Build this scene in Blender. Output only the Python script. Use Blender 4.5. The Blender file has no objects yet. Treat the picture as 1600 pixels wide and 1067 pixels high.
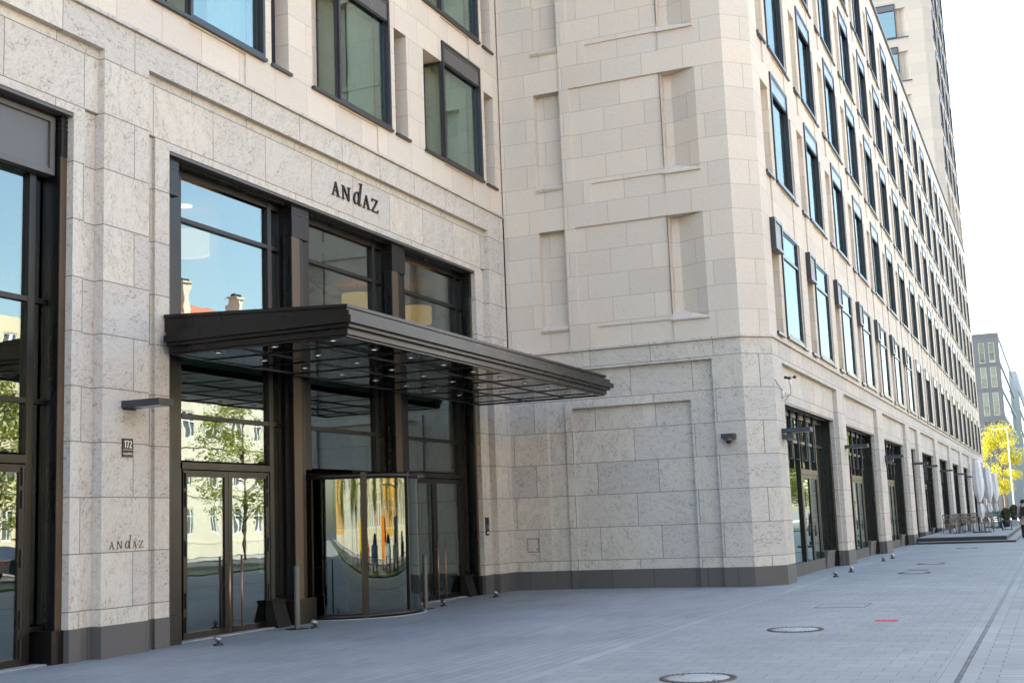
import bpy, bmesh, math, random
from mathutils import Vector, Matrix

R = math.radians
random.seed(7)
SC = bpy.context.scene
COL = SC.collection

# ------------------------------------------------------------------ camera
def make_camera():
    yaw, pitch, roll, F = R(22.99007271), R(8.15219106), R(-2.21707189), 1962.835
    ca, sa, cb, sb = math.cos(yaw), math.sin(yaw), math.cos(pitch), math.sin(pitch)
    f = Vector((ca*cb, sa*cb, sb)); r = Vector((sa, -ca, 0)); u = r.cross(f)
    r2 = math.cos(roll)*r + math.sin(roll)*u
    u2 = -math.sin(roll)*r + math.cos(roll)*u
    cam = bpy.data.cameras.new('camera'); o = bpy.data.objects.new('camera', cam); COL.objects.link(o)
    m = Matrix((r2, u2, -f)).transposed().to_4x4(); m.translation = (0, 0, 1.65)
    o.matrix_world = m
    cam.sensor_fit = 'HORIZONTAL'; cam.sensor_width = 36; cam.lens = F/1600*36
    cam.clip_start = .1; cam.clip_end = 5000
    SC.camera = o
make_camera()

# ------------------------------------------------------------------ sky, sun, exposure
SUN_EL, SUN_AZ = R(50), R(6)          # azimuth measured from +Y towards +X
def make_light():
    w = bpy.data.worlds.new('World'); SC.world = w; w.use_nodes = True
    nt = w.node_tree
    bg = nt.nodes['Background']
    sky = nt.nodes.new('ShaderNodeTexSky'); sky.sky_type = 'NISHITA'; sky.sun_disc = False
    sky.sun_elevation = SUN_EL; sky.sun_rotation = SUN_AZ
    sky.air_density = 1.0; sky.dust_density = 2.2; sky.ozone_density = .8
    tint = nt.nodes.new('ShaderNodeMix'); tint.data_type = 'RGBA'; tint.blend_type = 'MULTIPLY'      # camera balanced for the shade
    tint.inputs[0].default_value = 1; tint.inputs[7].default_value = (1.0, .965, .85, 1)
    nt.links.new(sky.outputs[0], tint.inputs[6]); nt.links.new(tint.outputs[2], bg.inputs[0]); bg.inputs[1].default_value = .14
    l = bpy.data.lights.new('sun', 'SUN'); l.energy = 4.2; l.angle = R(.5); l.color = (1, .93, .82)
    o = bpy.data.objects.new('sun', l); COL.objects.link(o)
    d = Vector((math.cos(SUN_EL)*math.sin(SUN_AZ), math.cos(SUN_EL)*math.cos(SUN_AZ), math.sin(SUN_EL)))
    o.rotation_euler = d.to_track_quat('Z', 'Y').to_euler(); o.location = d*300
make_light()
vs = SC.view_settings
SC.display_settings.display_device = 'sRGB'
vs.view_transform = 'Standard'; vs.look = 'None'; vs.gamma = 1; vs.exposure = 2.76
vs.use_curve_mapping = False
cy = SC.cycles
cy.max_bounces = 8; cy.diffuse_bounces = 4; cy.glossy_bounces = 5; cy.transmission_bounces = 4
cy.transparent_max_bounces = 24; cy.caustics_reflective = False; cy.caustics_refractive = False
cy.sample_clamp_indirect = 6

# ------------------------------------------------------------------ materials
def newmat(name):
    m = bpy.data.materials.new(name); m.use_nodes = True
    nt = m.node_tree
    return m, nt, nt.nodes, nt.links, nt.nodes['Principled BSDF']

def mth(nt, op, a, b=None, c=None, clamp=False):
    n = nt.nodes.new('ShaderNodeMath'); n.operation = op; n.use_clamp = clamp
    for i, v in enumerate((a, b, c)):
        if v is None: continue
        if isinstance(v, (int, float)): n.inputs[i].default_value = v
        else: nt.links.new(v, n.inputs[i])
    return n.outputs[0]

def mixc(nt, fac, a, b, mode='MIX'):
    n = nt.nodes.new('ShaderNodeMix'); n.data_type = 'RGBA'; n.blend_type = mode
    for i, v in ((0, fac), (6, a), (7, b)):
        if isinstance(v, (int, float)): n.inputs[i].default_value = v
        elif isinstance(v, tuple): n.inputs[i].default_value = (*v, 1)
        else: nt.links.new(v, n.inputs[i])
    return n.outputs[2]

def ramp(nt, v, stops):
    n = nt.nodes.new('ShaderNodeValToRGB')
    while len(n.color_ramp.elements) < len(stops): n.color_ramp.elements.new(.5)
    for e, (p, c) in zip(n.color_ramp.elements, stops):
        e.position = p; e.color = (c, c, c, 1) if isinstance(c, (int, float)) else (*c, 1)
    nt.links.new(v, n.inputs[0]); return n.outputs[0]

def noise(nt, vec, scale, detail=4, rough=.5, w=None, dist=0):
    n = nt.nodes.new('ShaderNodeTexNoise')
    if w is not None:
        n.noise_dimensions = '4D'; nt.links.new(w, n.inputs['W'])
    n.inputs['Scale'].default_value = scale; n.inputs['Detail'].default_value = detail
    n.inputs['Roughness'].default_value = rough; n.inputs['Distortion'].default_value = dist
    nt.links.new(vec, n.inputs['Vector']); return n.outputs['Fac']

def comb(nt, x, y, z=0.0):
    n = nt.nodes.new('ShaderNodeCombineXYZ')
    for i, v in enumerate((x, y, z)):
        if isinstance(v, (int, float)): n.inputs[i].default_value = v
        else: nt.links.new(v, n.inputs[i])
    return n.outputs[0]

def wall_uv(nt):
    g = nt.nodes.new('ShaderNodeNewGeometry')
    sp = nt.nodes.new('ShaderNodeSeparateXYZ'); nt.links.new(g.outputs['Position'], sp.inputs[0])
    sn = nt.nodes.new('ShaderNodeSeparateXYZ'); nt.links.new(g.outputs['True Normal'], sn.inputs[0])
    ax = mth(nt, 'GREATER_THAN', mth(nt, 'ABSOLUTE', sn.outputs[0]), .75)
    az = mth(nt, 'GREATER_THAN', mth(nt, 'ABSOLUTE', sn.outputs[2]), .75)
    x, y, z = sp.outputs
    u = mth(nt, 'ADD', mth(nt, 'MULTIPLY', y, ax), mth(nt, 'MULTIPLY', x, mth(nt, 'SUBTRACT', 1, ax)))
    v = mth(nt, 'ADD', mth(nt, 'MULTIPLY', y, az), mth(nt, 'MULTIPLY', z, mth(nt, 'SUBTRACT', 1, az)))
    return u, v, x, y, z

def brick(nt, u, v, bw, rh, mortar=.007, off=.37, smooth=.1):
    n = nt.nodes.new('ShaderNodeTexBrick')
    n.offset = off; n.offset_frequency = 2; n.squash = 1
    nt.links.new(comb(nt, u, v, 0.0), n.inputs['Vector'])
    n.inputs['Color1'].default_value = (0, 0, 0, 1); n.inputs['Color2'].default_value = (1, 1, 1, 1)
    n.inputs['Mortar'].default_value = (.5, .5, .5, 1)
    n.inputs['Scale'].default_value = 1; n.inputs['Mortar Size'].default_value = mortar
    n.inputs['Mortar Smooth'].default_value = smooth; n.inputs['Bias'].default_value = 0
    n.inputs['Brick Width'].default_value = bw; n.inputs['Row Height'].default_value = rh
    r = nt.nodes.new('ShaderNodeSeparateColor'); nt.links.new(n.outputs['Color'], r.inputs[0])
    return r.outputs[0], n.outputs['Fac']

def bump(nt, h, strength, dist):
    b = nt.nodes.new('ShaderNodeBump'); b.inputs['Strength'].default_value = strength
    b.inputs['Distance'].default_value = dist; nt.links.new(h, b.inputs['Height']); return b.outputs[0]

def stone(name, base, streak, joint, bw, rh, z0, amount, warm=.06, stretch=None, mortar=.008, off=.37, pits=0.0, rough=.75):
    m, nt, N, L, P = newmat(name)
    u, v, x, y, z = wall_uv(nt)
    vv = mth(nt, 'SUBTRACT', v, z0)
    if stretch:                                   # taller courses above a given height
        h, k = stretch
        vv = mth(nt, 'ADD', mth(nt, 'MINIMUM', vv, h), mth(nt, 'MULTIPLY', mth(nt, 'MAXIMUM', mth(nt, 'SUBTRACT', vv, h), 0.0), k))
    rnd, fac = brick(nt, u, vv, bw, rh, mortar, off)
    ang = mth(nt, 'ADD', mth(nt, 'MULTIPLY', rnd, 2.3), -.35)
    cs, sn_ = mth(nt, 'COSINE', ang), mth(nt, 'SINE', ang)
    a = mth(nt, 'ADD', mth(nt, 'MULTIPLY', u, cs), mth(nt, 'MULTIPLY', v, sn_))
    b = mth(nt, 'SUBTRACT', mth(nt, 'MULTIPLY', v, cs), mth(nt, 'MULTIPLY', u, sn_))
    w = mth(nt, 'MULTIPLY', rnd, 37.0)
    vec = comb(nt, mth(nt, 'MULTIPLY', a, 3.6), mth(nt, 'MULTIPLY', b, 9.0))
    big = noise(nt, comb(nt, a, mth(nt, 'MULTIPLY', b, 2.2)), 1.7, 3, .55, w, .8)
    fine = noise(nt, vec, 2.2, 6, .68, w, .6)
    iso = noise(nt, comb(nt, u, v), 26, 4, .7)
    mask = ramp(nt, big, [(.36, 0.0), (.62, 1.0)])
    st = mth(nt, 'MULTIPLY', ramp(nt, fine, [(.50, 0.0), (.66, 1.0)]), mth(nt, 'ADD', mth(nt, 'MULTIPLY', mask, .8), .2))
    c = mixc(nt, mth(nt, 'MULTIPLY', st, amount), base, streak)
    cloud = noise(nt, comb(nt, u, v), .9, 3, .55)
    c = mixc(nt, mth(nt, 'MULTIPLY', ramp(nt, cloud, [(.35, 0.0), (.7, 1.0)]), .28), c, (base[0]*1.06, base[1]*.95, base[2]*.82))
    c = mixc(nt, 1.0, c, ramp(nt, rnd, [(0, (1-warm, 1-warm, 1-warm*.8)), (1, (1+warm*.6, 1+warm*.5, 1+warm*.3))]), 'MULTIPLY')
    c = mixc(nt, 1.0, c, ramp(nt, iso, [(.25, .86), (.6, 1.02)]), 'MULTIPLY')
    if pits:
        pv = noise(nt, comb(nt, mth(nt, 'MULTIPLY', a, 19.0), mth(nt, 'MULTIPLY', b, 31.0)), 1.0, 3, .65, w, .7)
        soft = noise(nt, comb(nt, mth(nt, 'MULTIPLY', a, 1.7), mth(nt, 'MULTIPLY', b, 3.8)), 1.0, 4, .6, w, 1.2)
        drift = ramp(nt, soft, [(.44, 0.0), (.60, 1.0)])
        c = mixc(nt, mth(nt, 'MULTIPLY', drift, mth(nt, 'ADD', mth(nt, 'MULTIPLY', rnd, .24), .05)), c, (base[0]*.74, base[1]*.71, base[2]*.66))
        pit = mth(nt, 'MULTIPLY', ramp(nt, pv, [(.515, 0.0), (.64, 1.0)]), mth(nt, 'ADD', mth(nt, 'MULTIPLY', drift, .9), .12))
        c = mixc(nt, mth(nt, 'MULTIPLY', pit, pits), c, (streak[0]*.62, streak[1]*.56, streak[2]*.5))
        rust = noise(nt, comb(nt, u, v), 1.5, 6, .72, w, 1.5)
        c = mixc(nt, mth(nt, 'MULTIPLY', ramp(nt, rust, [(.58, 0.0), (.70, 1.0)]), mth(nt, 'MULTIPLY', rnd, .55)), c, (.40, .30, .195))
    c = mixc(nt, mth(nt, 'MULTIPLY', fac, .85), c, joint)
    L.new(c, P.inputs['Base Color']); P.inputs['Roughness'].default_value = rough
    h = mth(nt, 'ADD', mth(nt, 'MULTIPLY', fac, -1.0), mth(nt, 'MULTIPLY', fine, .12))
    L.new(bump(nt, h, .35, .012), P.inputs['Normal'])
    return m

M = {}
M['low'] = stone('shell_limestone', (.585, .552, .502), (.29, .245, .20), (.15, .13, .11), 1.52, .77, .67, .62, .12,
                 stretch=(4.62, .93), pits=.72)
M['up'] = stone('pale_limestone', (.625, .56, .485), (.52, .44, .365), (.30, .26, .22), 1.05, .598, 5.75, .5, .075, off=.42, mortar=.0055)
M['plinth'] = stone('dark_basalt_plinth', (.102, .098, .097), (.085, .085, .085), (.04, .04, .04), 1.02, 3.0, -1.0, .4, .12, rough=.6)
M['tread'] = stone('dark_basalt_slab', (.10, .105, .115), (.08, .08, .085), (.03, .03, .03), 1.2, 3.0, -1.0, .4, .1, rough=.6)
M['towerstone'] = stone('tower_limestone', (.47, .42, .355), (.40, .35, .29), (.35, .30, .25), 2.1, .91, 5.75, .3, .07, mortar=.012)

def metal(name, col, rough, metallic=.0, var=.25, scale=3.0, coat=0.0, spec=.5):
    m, nt, N, L, P = newmat(name)
    g = N.new('ShaderNodeNewGeometry')
    mp = N.new('ShaderNodeMapping'); mp.inputs['Scale'].default_value = (1, 1, .35); L.new(g.outputs['Position'], mp.inputs['Vector'])
    n = noise(nt, mp.outputs[0], scale, 5, .6)
    c = mixc(nt, 1.0, col, ramp(nt, n, [(.3, 1-var), (.7, 1+var)]), 'MULTIPLY')
    L.new(c, P.inputs['Base Color']); P.inputs['Metallic'].default_value = metallic
    L.new(ramp(nt, n, [(.3, rough*.85), (.7, min(1, rough*1.2))]), P.inputs['Roughness'])
    P.inputs['Coat Weight'].default_value = coat; P.inputs['Specular IOR Level'].default_value = spec
    return m
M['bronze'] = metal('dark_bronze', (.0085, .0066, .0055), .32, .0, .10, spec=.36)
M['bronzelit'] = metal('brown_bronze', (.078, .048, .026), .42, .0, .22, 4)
M['bronzeblack'] = metal('blackened_bronze', (.004, .0045, .006), .28, .0, .1)
M['frame'] = metal('anthracite_metal', (.028, .029, .033), .32, .0, .12)
M['frameside'] = metal('taupe_metal', (.085, .080, .073), .4, .0, .12)
M['blind'] = metal('grey_blind_metal', (.095, .092, .09), .24, .0, .06)
M['canopy'] = metal('canopy_metal', (.011, .0078, .0066), .28, .0, .12, 1.2, spec=.38)
M['canopyrib'] = metal('black_rib', (.006, .006, .006), .35, .0, .1)
M['soffit'] = metal('gloss_black_panel', (.004, .004, .005), .04, .0, .1, 1.5, .35)
M['copper'] = metal('copper_handle', (.36, .20, .13), .35, .8, .15)
M['steel'] = metal('brushed_steel', (.27, .27, .27), .38, .8, .15)
M['black'] = metal('black_plastic', (.015, .015, .017), .4, 0, .2)
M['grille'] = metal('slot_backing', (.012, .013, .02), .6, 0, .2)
M['lampmetal'] = metal('dark_grey_lamp_metal', (.045, .048, .055), .5, .2, .12)
M['white'] = metal('white_enamel', (.75, .75, .73), .4, 0, .05)
M['iron'] = metal('rusty_iron', (.13, .10, .085), .75, .2, .45, 14)
M['lid'] = metal('concrete_lid', (.33, .335, .34), .85, 0, .22, 9)
M['wood'] = metal('tan_wood', (.45, .26, .12), .6, 0, .25, 5)
M['cane'] = metal('brown_cane', (.22, .17, .13), .6, 0, .3, 20)
M['teal'] = metal('teal_paint', (.05, .15, .14), .5, 0, .2, 8)
M['fabric'] = metal('pale_grey_fabric', (.68, .68, .68), .85, 0, .10, 6)
M['red'] = metal('red_paint', (.62, .045, .06), .7, 0, .35, 30)
M['pot'] = metal('black_pot', (.02, .02, .022), .5, 0, .2)
M['terracotta'] = metal('red_roof_tile', (.36, .12, .07), .8, 0, .25, 3)
M['sandpaint'] = metal('cream_render', (.60, .52, .37), .85, 0, .08, .6)
M['sandpaint2'] = metal('pale_render', (.56, .52, .43), .85, 0, .08, .6)
M['ochre'] = metal('ochre_render', (.62, .33, .06), .85, 0, .1, .6)
M['skin'] = metal('skin', (.5, .33, .25), .6, 0, .08)
M['coat'] = metal('beige_pink_coat', (.42, .30, .26), .85, 0, .12, 6)
M['darkcloth'] = metal('black_cloth', (.012, .012, .014), .85, 0, .2)
M['curtain'] = metal('pale_curtain', (.50, .56, .52), .9, 0, .08)
M['rollblind'] = metal('white_roller_blind', (.40, .42, .43), .9, 0, .03)
M['room'] = metal('dim_room', (.10, .095, .09), .9, 0, .2, .4)
M['roomwarm'] = metal('warm_room_plaster', (.36, .29, .21), .9, 0, .15, .3)
M['greyb'] = metal('slate_cladding', (.108, .122, .128), .75, 0, .10, .5)
M['greyb2'] = metal('slate_panel', (.095, .105, .112), .7, 0, .1, .5)
M['palefac'] = metal('pale_concrete', (.33, .36, .36), .8, 0, .06, .2)
M['lens'] = metal('frosted_lens', (.5, .5, .5), .4, 0, .03)
M['roofing'] = metal('grey_roofing', (.16, .16, .165), .9, 0, .15)
M['screen'] = metal('grey_screen_cloth', (.105, .11, .115), .5, 0, .06)
M['riser'] = metal('dark_stone_riser', (.028, .03, .034), .6, 0, .15)
M['roughblack'] = metal('rough_black_metal', (.014, .012, .011), .75, 0, .15, spec=.2)
M['bark'] = metal('bark', (.16, .12, .09), .9, 0, .35, 12)

def glass(name, tint, base=.10, mult=1.6, wob=.0025, wscale=1.3, rough=0.0, refl=(.87, .98, .94)):
    m, nt, N, L, P = newmat(name); N.remove(P)
    out = N['Material Output']
    fr = N.new('ShaderNodeFresnel'); bk = N.new('ShaderNodeNewGeometry')
    L.new(mth(nt, 'SUBTRACT', 1.52, mth(nt, 'MULTIPLY', bk.outputs['Backfacing'], 1.52-1/1.52)), fr.inputs['IOR'])     # same pane from both sides
    f = mth(nt, 'ADD', mth(nt, 'MULTIPLY', fr.outputs[0], mult), base, clamp=True)
    t = N.new('ShaderNodeBsdfTransparent'); t.inputs[0].default_value = (*tint, 1)
    gl = N.new('ShaderNodeBsdfGlossy'); gl.inputs['Roughness'].default_value = rough; gl.inputs['Color'].default_value = (*refl, 1)
    g = N.new('ShaderNodeNewGeometry')
    n = noise(nt, g.outputs['Position'], wscale, 2, .5)
    b = bump(nt, n, 1.0, wob); L.new(b, gl.inputs['Normal'])
    mx = N.new('ShaderNodeMixShader'); L.new(f, mx.inputs[0]); L.new(t.outputs[0], mx.inputs[1]); L.new(gl.outputs[0], mx.inputs[2])
    L.new(mx.outputs[0], out.inputs['Surface'])
    return m
M['glass'] = glass('window_glass', (.64, .74, .70), .16, 1.0, .002, .9)
M['glassr'] = glass('street_wing_glass', (.58, .70, .72), .03, .62, .002, .9, refl=(.86, .90, .93))
M['glasslow'] = glass('lobby_glass', (.54, .63, .61), .115, 1.1, .0014, 1.3, refl=(.86, .95, .95))
M['drumglass'] = glass('curved_glass', (.42, .46, .46), .07, 1.2, .0007, 1.6)
M['darkglass'] = glass('distant_glass', (.25, .30, .32), .16, 1.4)

def emit(name, col, strength):
    m, nt, N, L, P = newmat(name)
    P.inputs['Base Color'].default_value = (*col, 1)
    P.inputs['Emission Color'].default_value = (*col, 1); P.inputs['Emission Strength'].default_value = strength
    return m
M['lampglow'] = emit('warm_lamp_shade', (1.0, .50, .17), .16)
M['spotglow'] = emit('downlight_lens', (1.0, .95, .88), .2)
M['ceilglow'] = emit('ceiling_lamp_lens', (1.0, .97, .92), .5)

def leafmat(name, c1, c2, trans):
    m, nt, N, L, P = newmat(name)
    g = N.new('ShaderNodeNewGeometry')
    n = noise(nt, g.outputs['Position'], 1.6, 3, .6)
    n2 = noise(nt, g.outputs['Position'], 23, 2, .5)
    c = mixc(nt, ramp(nt, mth(nt, 'ADD', mth(nt, 'MULTIPLY', n, .6), mth(nt, 'MULTIPLY', n2, .4)), [(.35, 0.0), (.65, 1.0)]), c1, c2)
    L.new(c, P.inputs['Base Color']); P.inputs['Roughness'].default_value = .6
    t = N.new('ShaderNodeBsdfTranslucent'); L.new(c, t.inputs[0])
    mx = N.new('ShaderNodeMixShader'); mx.inputs[0].default_value = trans
    L.new(P.outputs[0], mx.inputs[1]); L.new(t.outputs[0], mx.inputs[2]); L.new(mx.outputs[0], N['Material Output'].inputs[0])
    return m
M['yleaf'] = leafmat('yellow_spring_leaves', (.28, .27, .012), (.46, .42, .02), .45)
M['gleaf'] = leafmat('fresh_green_leaves', (.22, .26, .03), (.36, .38, .05), .45)
M['dleaf'] = leafmat('dark_shrub_leaves', (.035, .055, .02), (.10, .085, .03), .2)
M['grassm'] = leafmat('lawn', (.05, .09, .02), (.09, .12, .03), .0)

def paving(name, c1, c2, bw, rh, swap, mortar, joint, off=.5, rough=.7, fleck=.12, jf=.8):
    """slabs laid in rows; swap=True runs the rows along Y"""
    m, nt, N, L, P = newmat(name)
    g = N.new('ShaderNodeNewGeometry'); sp = N.new('ShaderNodeSeparateXYZ'); L.new(g.outputs['Position'], sp.inputs[0])
    x, y, z = sp.outputs
    u, v = (y, x) if swap else (x, y)
    rnd, fac = brick(nt, u, v, bw, rh, mortar, off, .2)
    c = mixc(nt, rnd, c1, c2)
    big = noise(nt, comb(nt, x, y), .45, 4, .6)
    mid = noise(nt, comb(nt, x, mth(nt, 'MULTIPLY', y, 2.0)), 3.0, 5, .65)
    fine = noise(nt, g.outputs['Position'], 60, 3, .7)
    c = mixc(nt, 1.0, c, ramp(nt, big, [(.3, .86), (.7, 1.10)]), 'MULTIPLY')
    c = mixc(nt, 1.0, c, ramp(nt, mid, [(.3, .92), (.7, 1.07)]), 'MULTIPLY')
    c = mixc(nt, 1.0, c, ramp(nt, fine, [(.3, 1-fleck), (.7, 1+fleck)]), 'MULTIPLY')
    vo = N.new('ShaderNodeTexVoronoi'); vo.inputs['Scale'].default_value = 1.9; vo.inputs['Randomness'].default_value = 1; L.new(comb(nt, x, y), vo.inputs['Vector'])
    gum = mth(nt, 'LESS_THAN', mth(nt, 'ADD', vo.outputs['Distance'], mth(nt, 'MULTIPLY', fine, .03)), .048)
    c = mixc(nt, mth(nt, 'MULTIPLY', gum, .45), c, (.09, .09, .09))
    dirt = noise(nt, comb(nt, mth(nt, 'MULTIPLY', x, .35), y), 1.3, 5, .7)
    c = mixc(nt, mth(nt, 'MULTIPLY', ramp(nt, dirt, [(.56, 0.0), (.72, 1.0)]), .35), c, (c1[0]*.62, c1[1]*.6, c1[2]*.57))
    c = mixc(nt, mth(nt, 'MULTIPLY', fac, jf), c, joint)
    L.new(c, P.inputs['Base Color'])
    L.new(ramp(nt, mid, [(.3, rough-.12), (.7, rough+.1)]), P.inputs['Roughness'])
    h = mth(nt, 'ADD', mth(nt, 'MULTIPLY', fac, -1.0), mth(nt, 'MULTIPLY', fine, .15))
    L.new(bump(nt, h, .4, .006), P.inputs['Normal'])
    return m
M['slab'] = paving('dark_stone_slabs', (.243, .248, .258), (.28, .282, .288), .95, .16, False, .006, (.12, .12, .13), .37, .66)
M['paver'] = paving('grey_concrete_pavers', (.235, .243, .245), (.27, .275, .275), .36, .33, True, .0045, (.10, .10, .105), .5, .75)
M['kerbstrip'] = paving('kerb_strip_slabs', (.25, .257, .258), (.285, .288, .288), 1.0, .4, False, .004, (.12, .12, .12), .5, .75)
M['edgestrip'] = paving('edging_slabs', (.27, .275, .28), (.30, .305, .31), 1.0, .3, False, .003, (.15, .15, .15), .5, .75)
M['paver2'] = paving('large_grey_pavers', (.23, .238, .24), (.285, .288, .29), .42, .20, True, .0065, (.08, .08, .08), .42, .75)
M['asphalt'] = paving('asphalt', (.05, .05, .052), (.06, .06, .062), 40, 40, False, .001, (.05, .05, .05), .5, .85, .25)

# ------------------------------------------------------------------ mesh helpers
ORG = {}                # world point that an object's mesh is measured from
class MB:
    """collects geometry and links it as ONE mesh object"""
    def __init__(self, mats):
        self.v, self.f, self.mi = [], [], []
        self.mats = [mats] if isinstance(mats, str) else list(mats)
        self.sm = []
    def poly(self, pts, mat=0, n=None, smooth=False):
        pts = [Vector(p) for p in pts]
        if n is not None:
            nn = (pts[1]-pts[0]).cross(pts[2]-pts[1])
            if nn.dot(Vector(n)) < 0: pts.reverse()
        i = len(self.v); self.v += [tuple(p) for p in pts]
        self.f.append(list(range(i, i+len(pts)))); self.mi.append(mat); self.sm.append(smooth)
        return self
    def hexa(self, b, t, mat=0):
        """b, t: four bottom and four top corners, same winding (ccw from above)"""
        i = len(self.v); self.v += [tuple(p) for p in list(b)+list(t)]
        for q in ((3, 2, 1, 0), (4, 5, 6, 7), (0, 1, 5, 4), (1, 2, 6, 5), (2, 3, 7, 6), (3, 0, 4, 7)):
            self.f.append([i+k for k in q]); self.mi.append(mat); self.sm.append(False)
        return self
    def box(self, x0, x1, y0, y1, z0, z1, mat=0):
        b = [(x0, y0), (x1, y0), (x1, y1), (x0, y1)]
        return self.hexa([(*p, z0) for p in b], [(*p, z1) for p in b], mat)
    def tube(self, pts, r, seg=8, mat=0, caps=True, smooth=True):
        pts = [Vector(p) for p in pts]; rr = r if isinstance(r, (list, tuple)) else [r]*len(pts)
        base = len(self.v); up = None
        for k, p in enumerate(pts):
            d = (pts[min(k+1, len(pts)-1)]-pts[max(k-1, 0)]).normalized()
            if up is None:
                up = Vector((0, 0, 1)) if abs(d.z) < .9 else Vector((1, 0, 0))
            s = d.cross(up).normalized(); up = s.cross(d).normalized()
            for j in range(seg):
                a = 2*math.pi*j/seg
                self.v.append(tuple(p+(s*math.cos(a)+up*math.sin(a))*rr[k]))
        for k in range(len(pts)-1):
            for j in range(seg):
                a, b = base+k*seg+j, base+k*seg+(j+1) % seg
                self.f.append([a, a+seg, b+seg, b]); self.mi.append(mat); self.sm.append(smooth)
        if caps:
            self.f.append([base+j for j in range(seg)]); self.mi.append(mat); self.sm.append(False)
            e = base+(len(pts)-1)*seg
            self.f.append([e+j for j in reversed(range(seg))]); self.mi.append(mat); self.sm.append(False)
        return self
    def lathe(self, c, prof, seg=24, mat=0, a0=0.0, a1=2*math.pi, smooth=True, wob=None):
        """prof: (radius, z) from bottom to top around the vertical axis through c"""
        full = abs(a1-a0-2*math.pi) < 1e-6; n = seg if full else seg+1
        base = len(self.v)
        for r, z in prof:
            for j in range(n):
                a = a0+(a1-a0)*j/seg
                k = wob(a, z) if wob else 1
                self.v.append((c[0]+r*k*math.cos(a), c[1]+r*k*math.sin(a), c[2]+z))
        for i in range(len(prof)-1):
            for j in range(seg):
                a, b = base+i*n+j, base+i*n+(j+1) % n
                self.f.append([a, b, b+n, a+n]); self.mi.append(mat); self.sm.append(smooth)
        return self
    def prism(self, outline, e0, mat=0):
        """outline: 3D points of a flat polygon, e0: extrusion vector"""
        o = [Vector(p) for p in outline]; e = Vector(e0); n = len(o); i = len(self.v)
        self.v += [tuple(p) for p in o]+[tuple(p+e) for p in o]
        for q in ([i+k for k in range(n)], [i+n+k for k in reversed(range(n))]):
            self.f.append(q); self.mi.append(mat); self.sm.append(False)
        for k in range(n):
            k2 = (k+1) % n
            self.f.append([i+k, i+n+k, i+n+k2, i+k2]); self.mi.append(mat); self.sm.append(False)
        return self
    def ring(self, plane, x0, x1, z0, z1, t, y0, y1, mat=0):
        """rectangular frame in the wall plane, member width t, from depth y0 to y1"""
        f = plane
        for a, b, c, d in ((x0, x0+t, z0, z1), (x1-t, x1, z0, z1), (x0+t, x1-t, z0, z0+t), (x0+t, x1-t, z1-t, z1)):
            f(self, a, b, y0, y1, c, d, mat)
        return self
    def build(self, name, parent=None, origin=None, recalc=False):
        if origin is None: origin = ORG.get(parent.name, (0, 0, 0)) if parent else (0, 0, 0)
        ox, oy, oz = origin
        me = bpy.data.meshes.new(name)
        me.from_pydata([(a-ox, b-oy, c-oz) for a, b, c in self.v], [], self.f)
        for k in self.mats: me.materials.append(M[k])
        me.polygons.foreach_set('material_index', self.mi); me.polygons.foreach_set('use_smooth', self.sm)
        if recalc:
            bm = bmesh.new(); bm.from_mesh(me); bmesh.ops.remove_doubles(bm, verts=bm.verts, dist=1e-5)
            bmesh.ops.recalc_face_normals(bm, faces=bm.faces); bm.to_mesh(me); bm.free()
        me.update()
        o = bpy.data.objects.new(name, me); COL.objects.link(o)
        if parent: o.parent = parent
        else: o.location = origin
        ORG[o.name] = origin
        return o

def tag(o, label, cat, group=None):
    o['label'] = label; o['category'] = cat
    if group: o['group'] = group
    return o
def thing(name, label, cat, loc, group=None, rz=0):
    o = bpy.data.objects.new(name, None); COL.objects.link(o); o.location = loc; o.rotation_euler[2] = rz
    o.empty_display_size = .2
    return tag(o, label, cat, group)
def struct(o, kind='structure'):
    o['kind'] = kind; return o
def dup(src, parent=None, loc=None, rz=None, label=None):
    c = src.copy(); COL.objects.link(c)
    if parent is not None: c.parent = parent
    if loc is not None: c.location = loc
    if rz is not None: c.rotation_euler[2] = rz
    if label: c['label'] = label
    for ch in list(src.children): dup(ch, c)
    return c
def bx(mb, a, b, y0, y1, c, d, mat=0): mb.box(a, b, y0, y1, c, d, mat)

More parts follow.
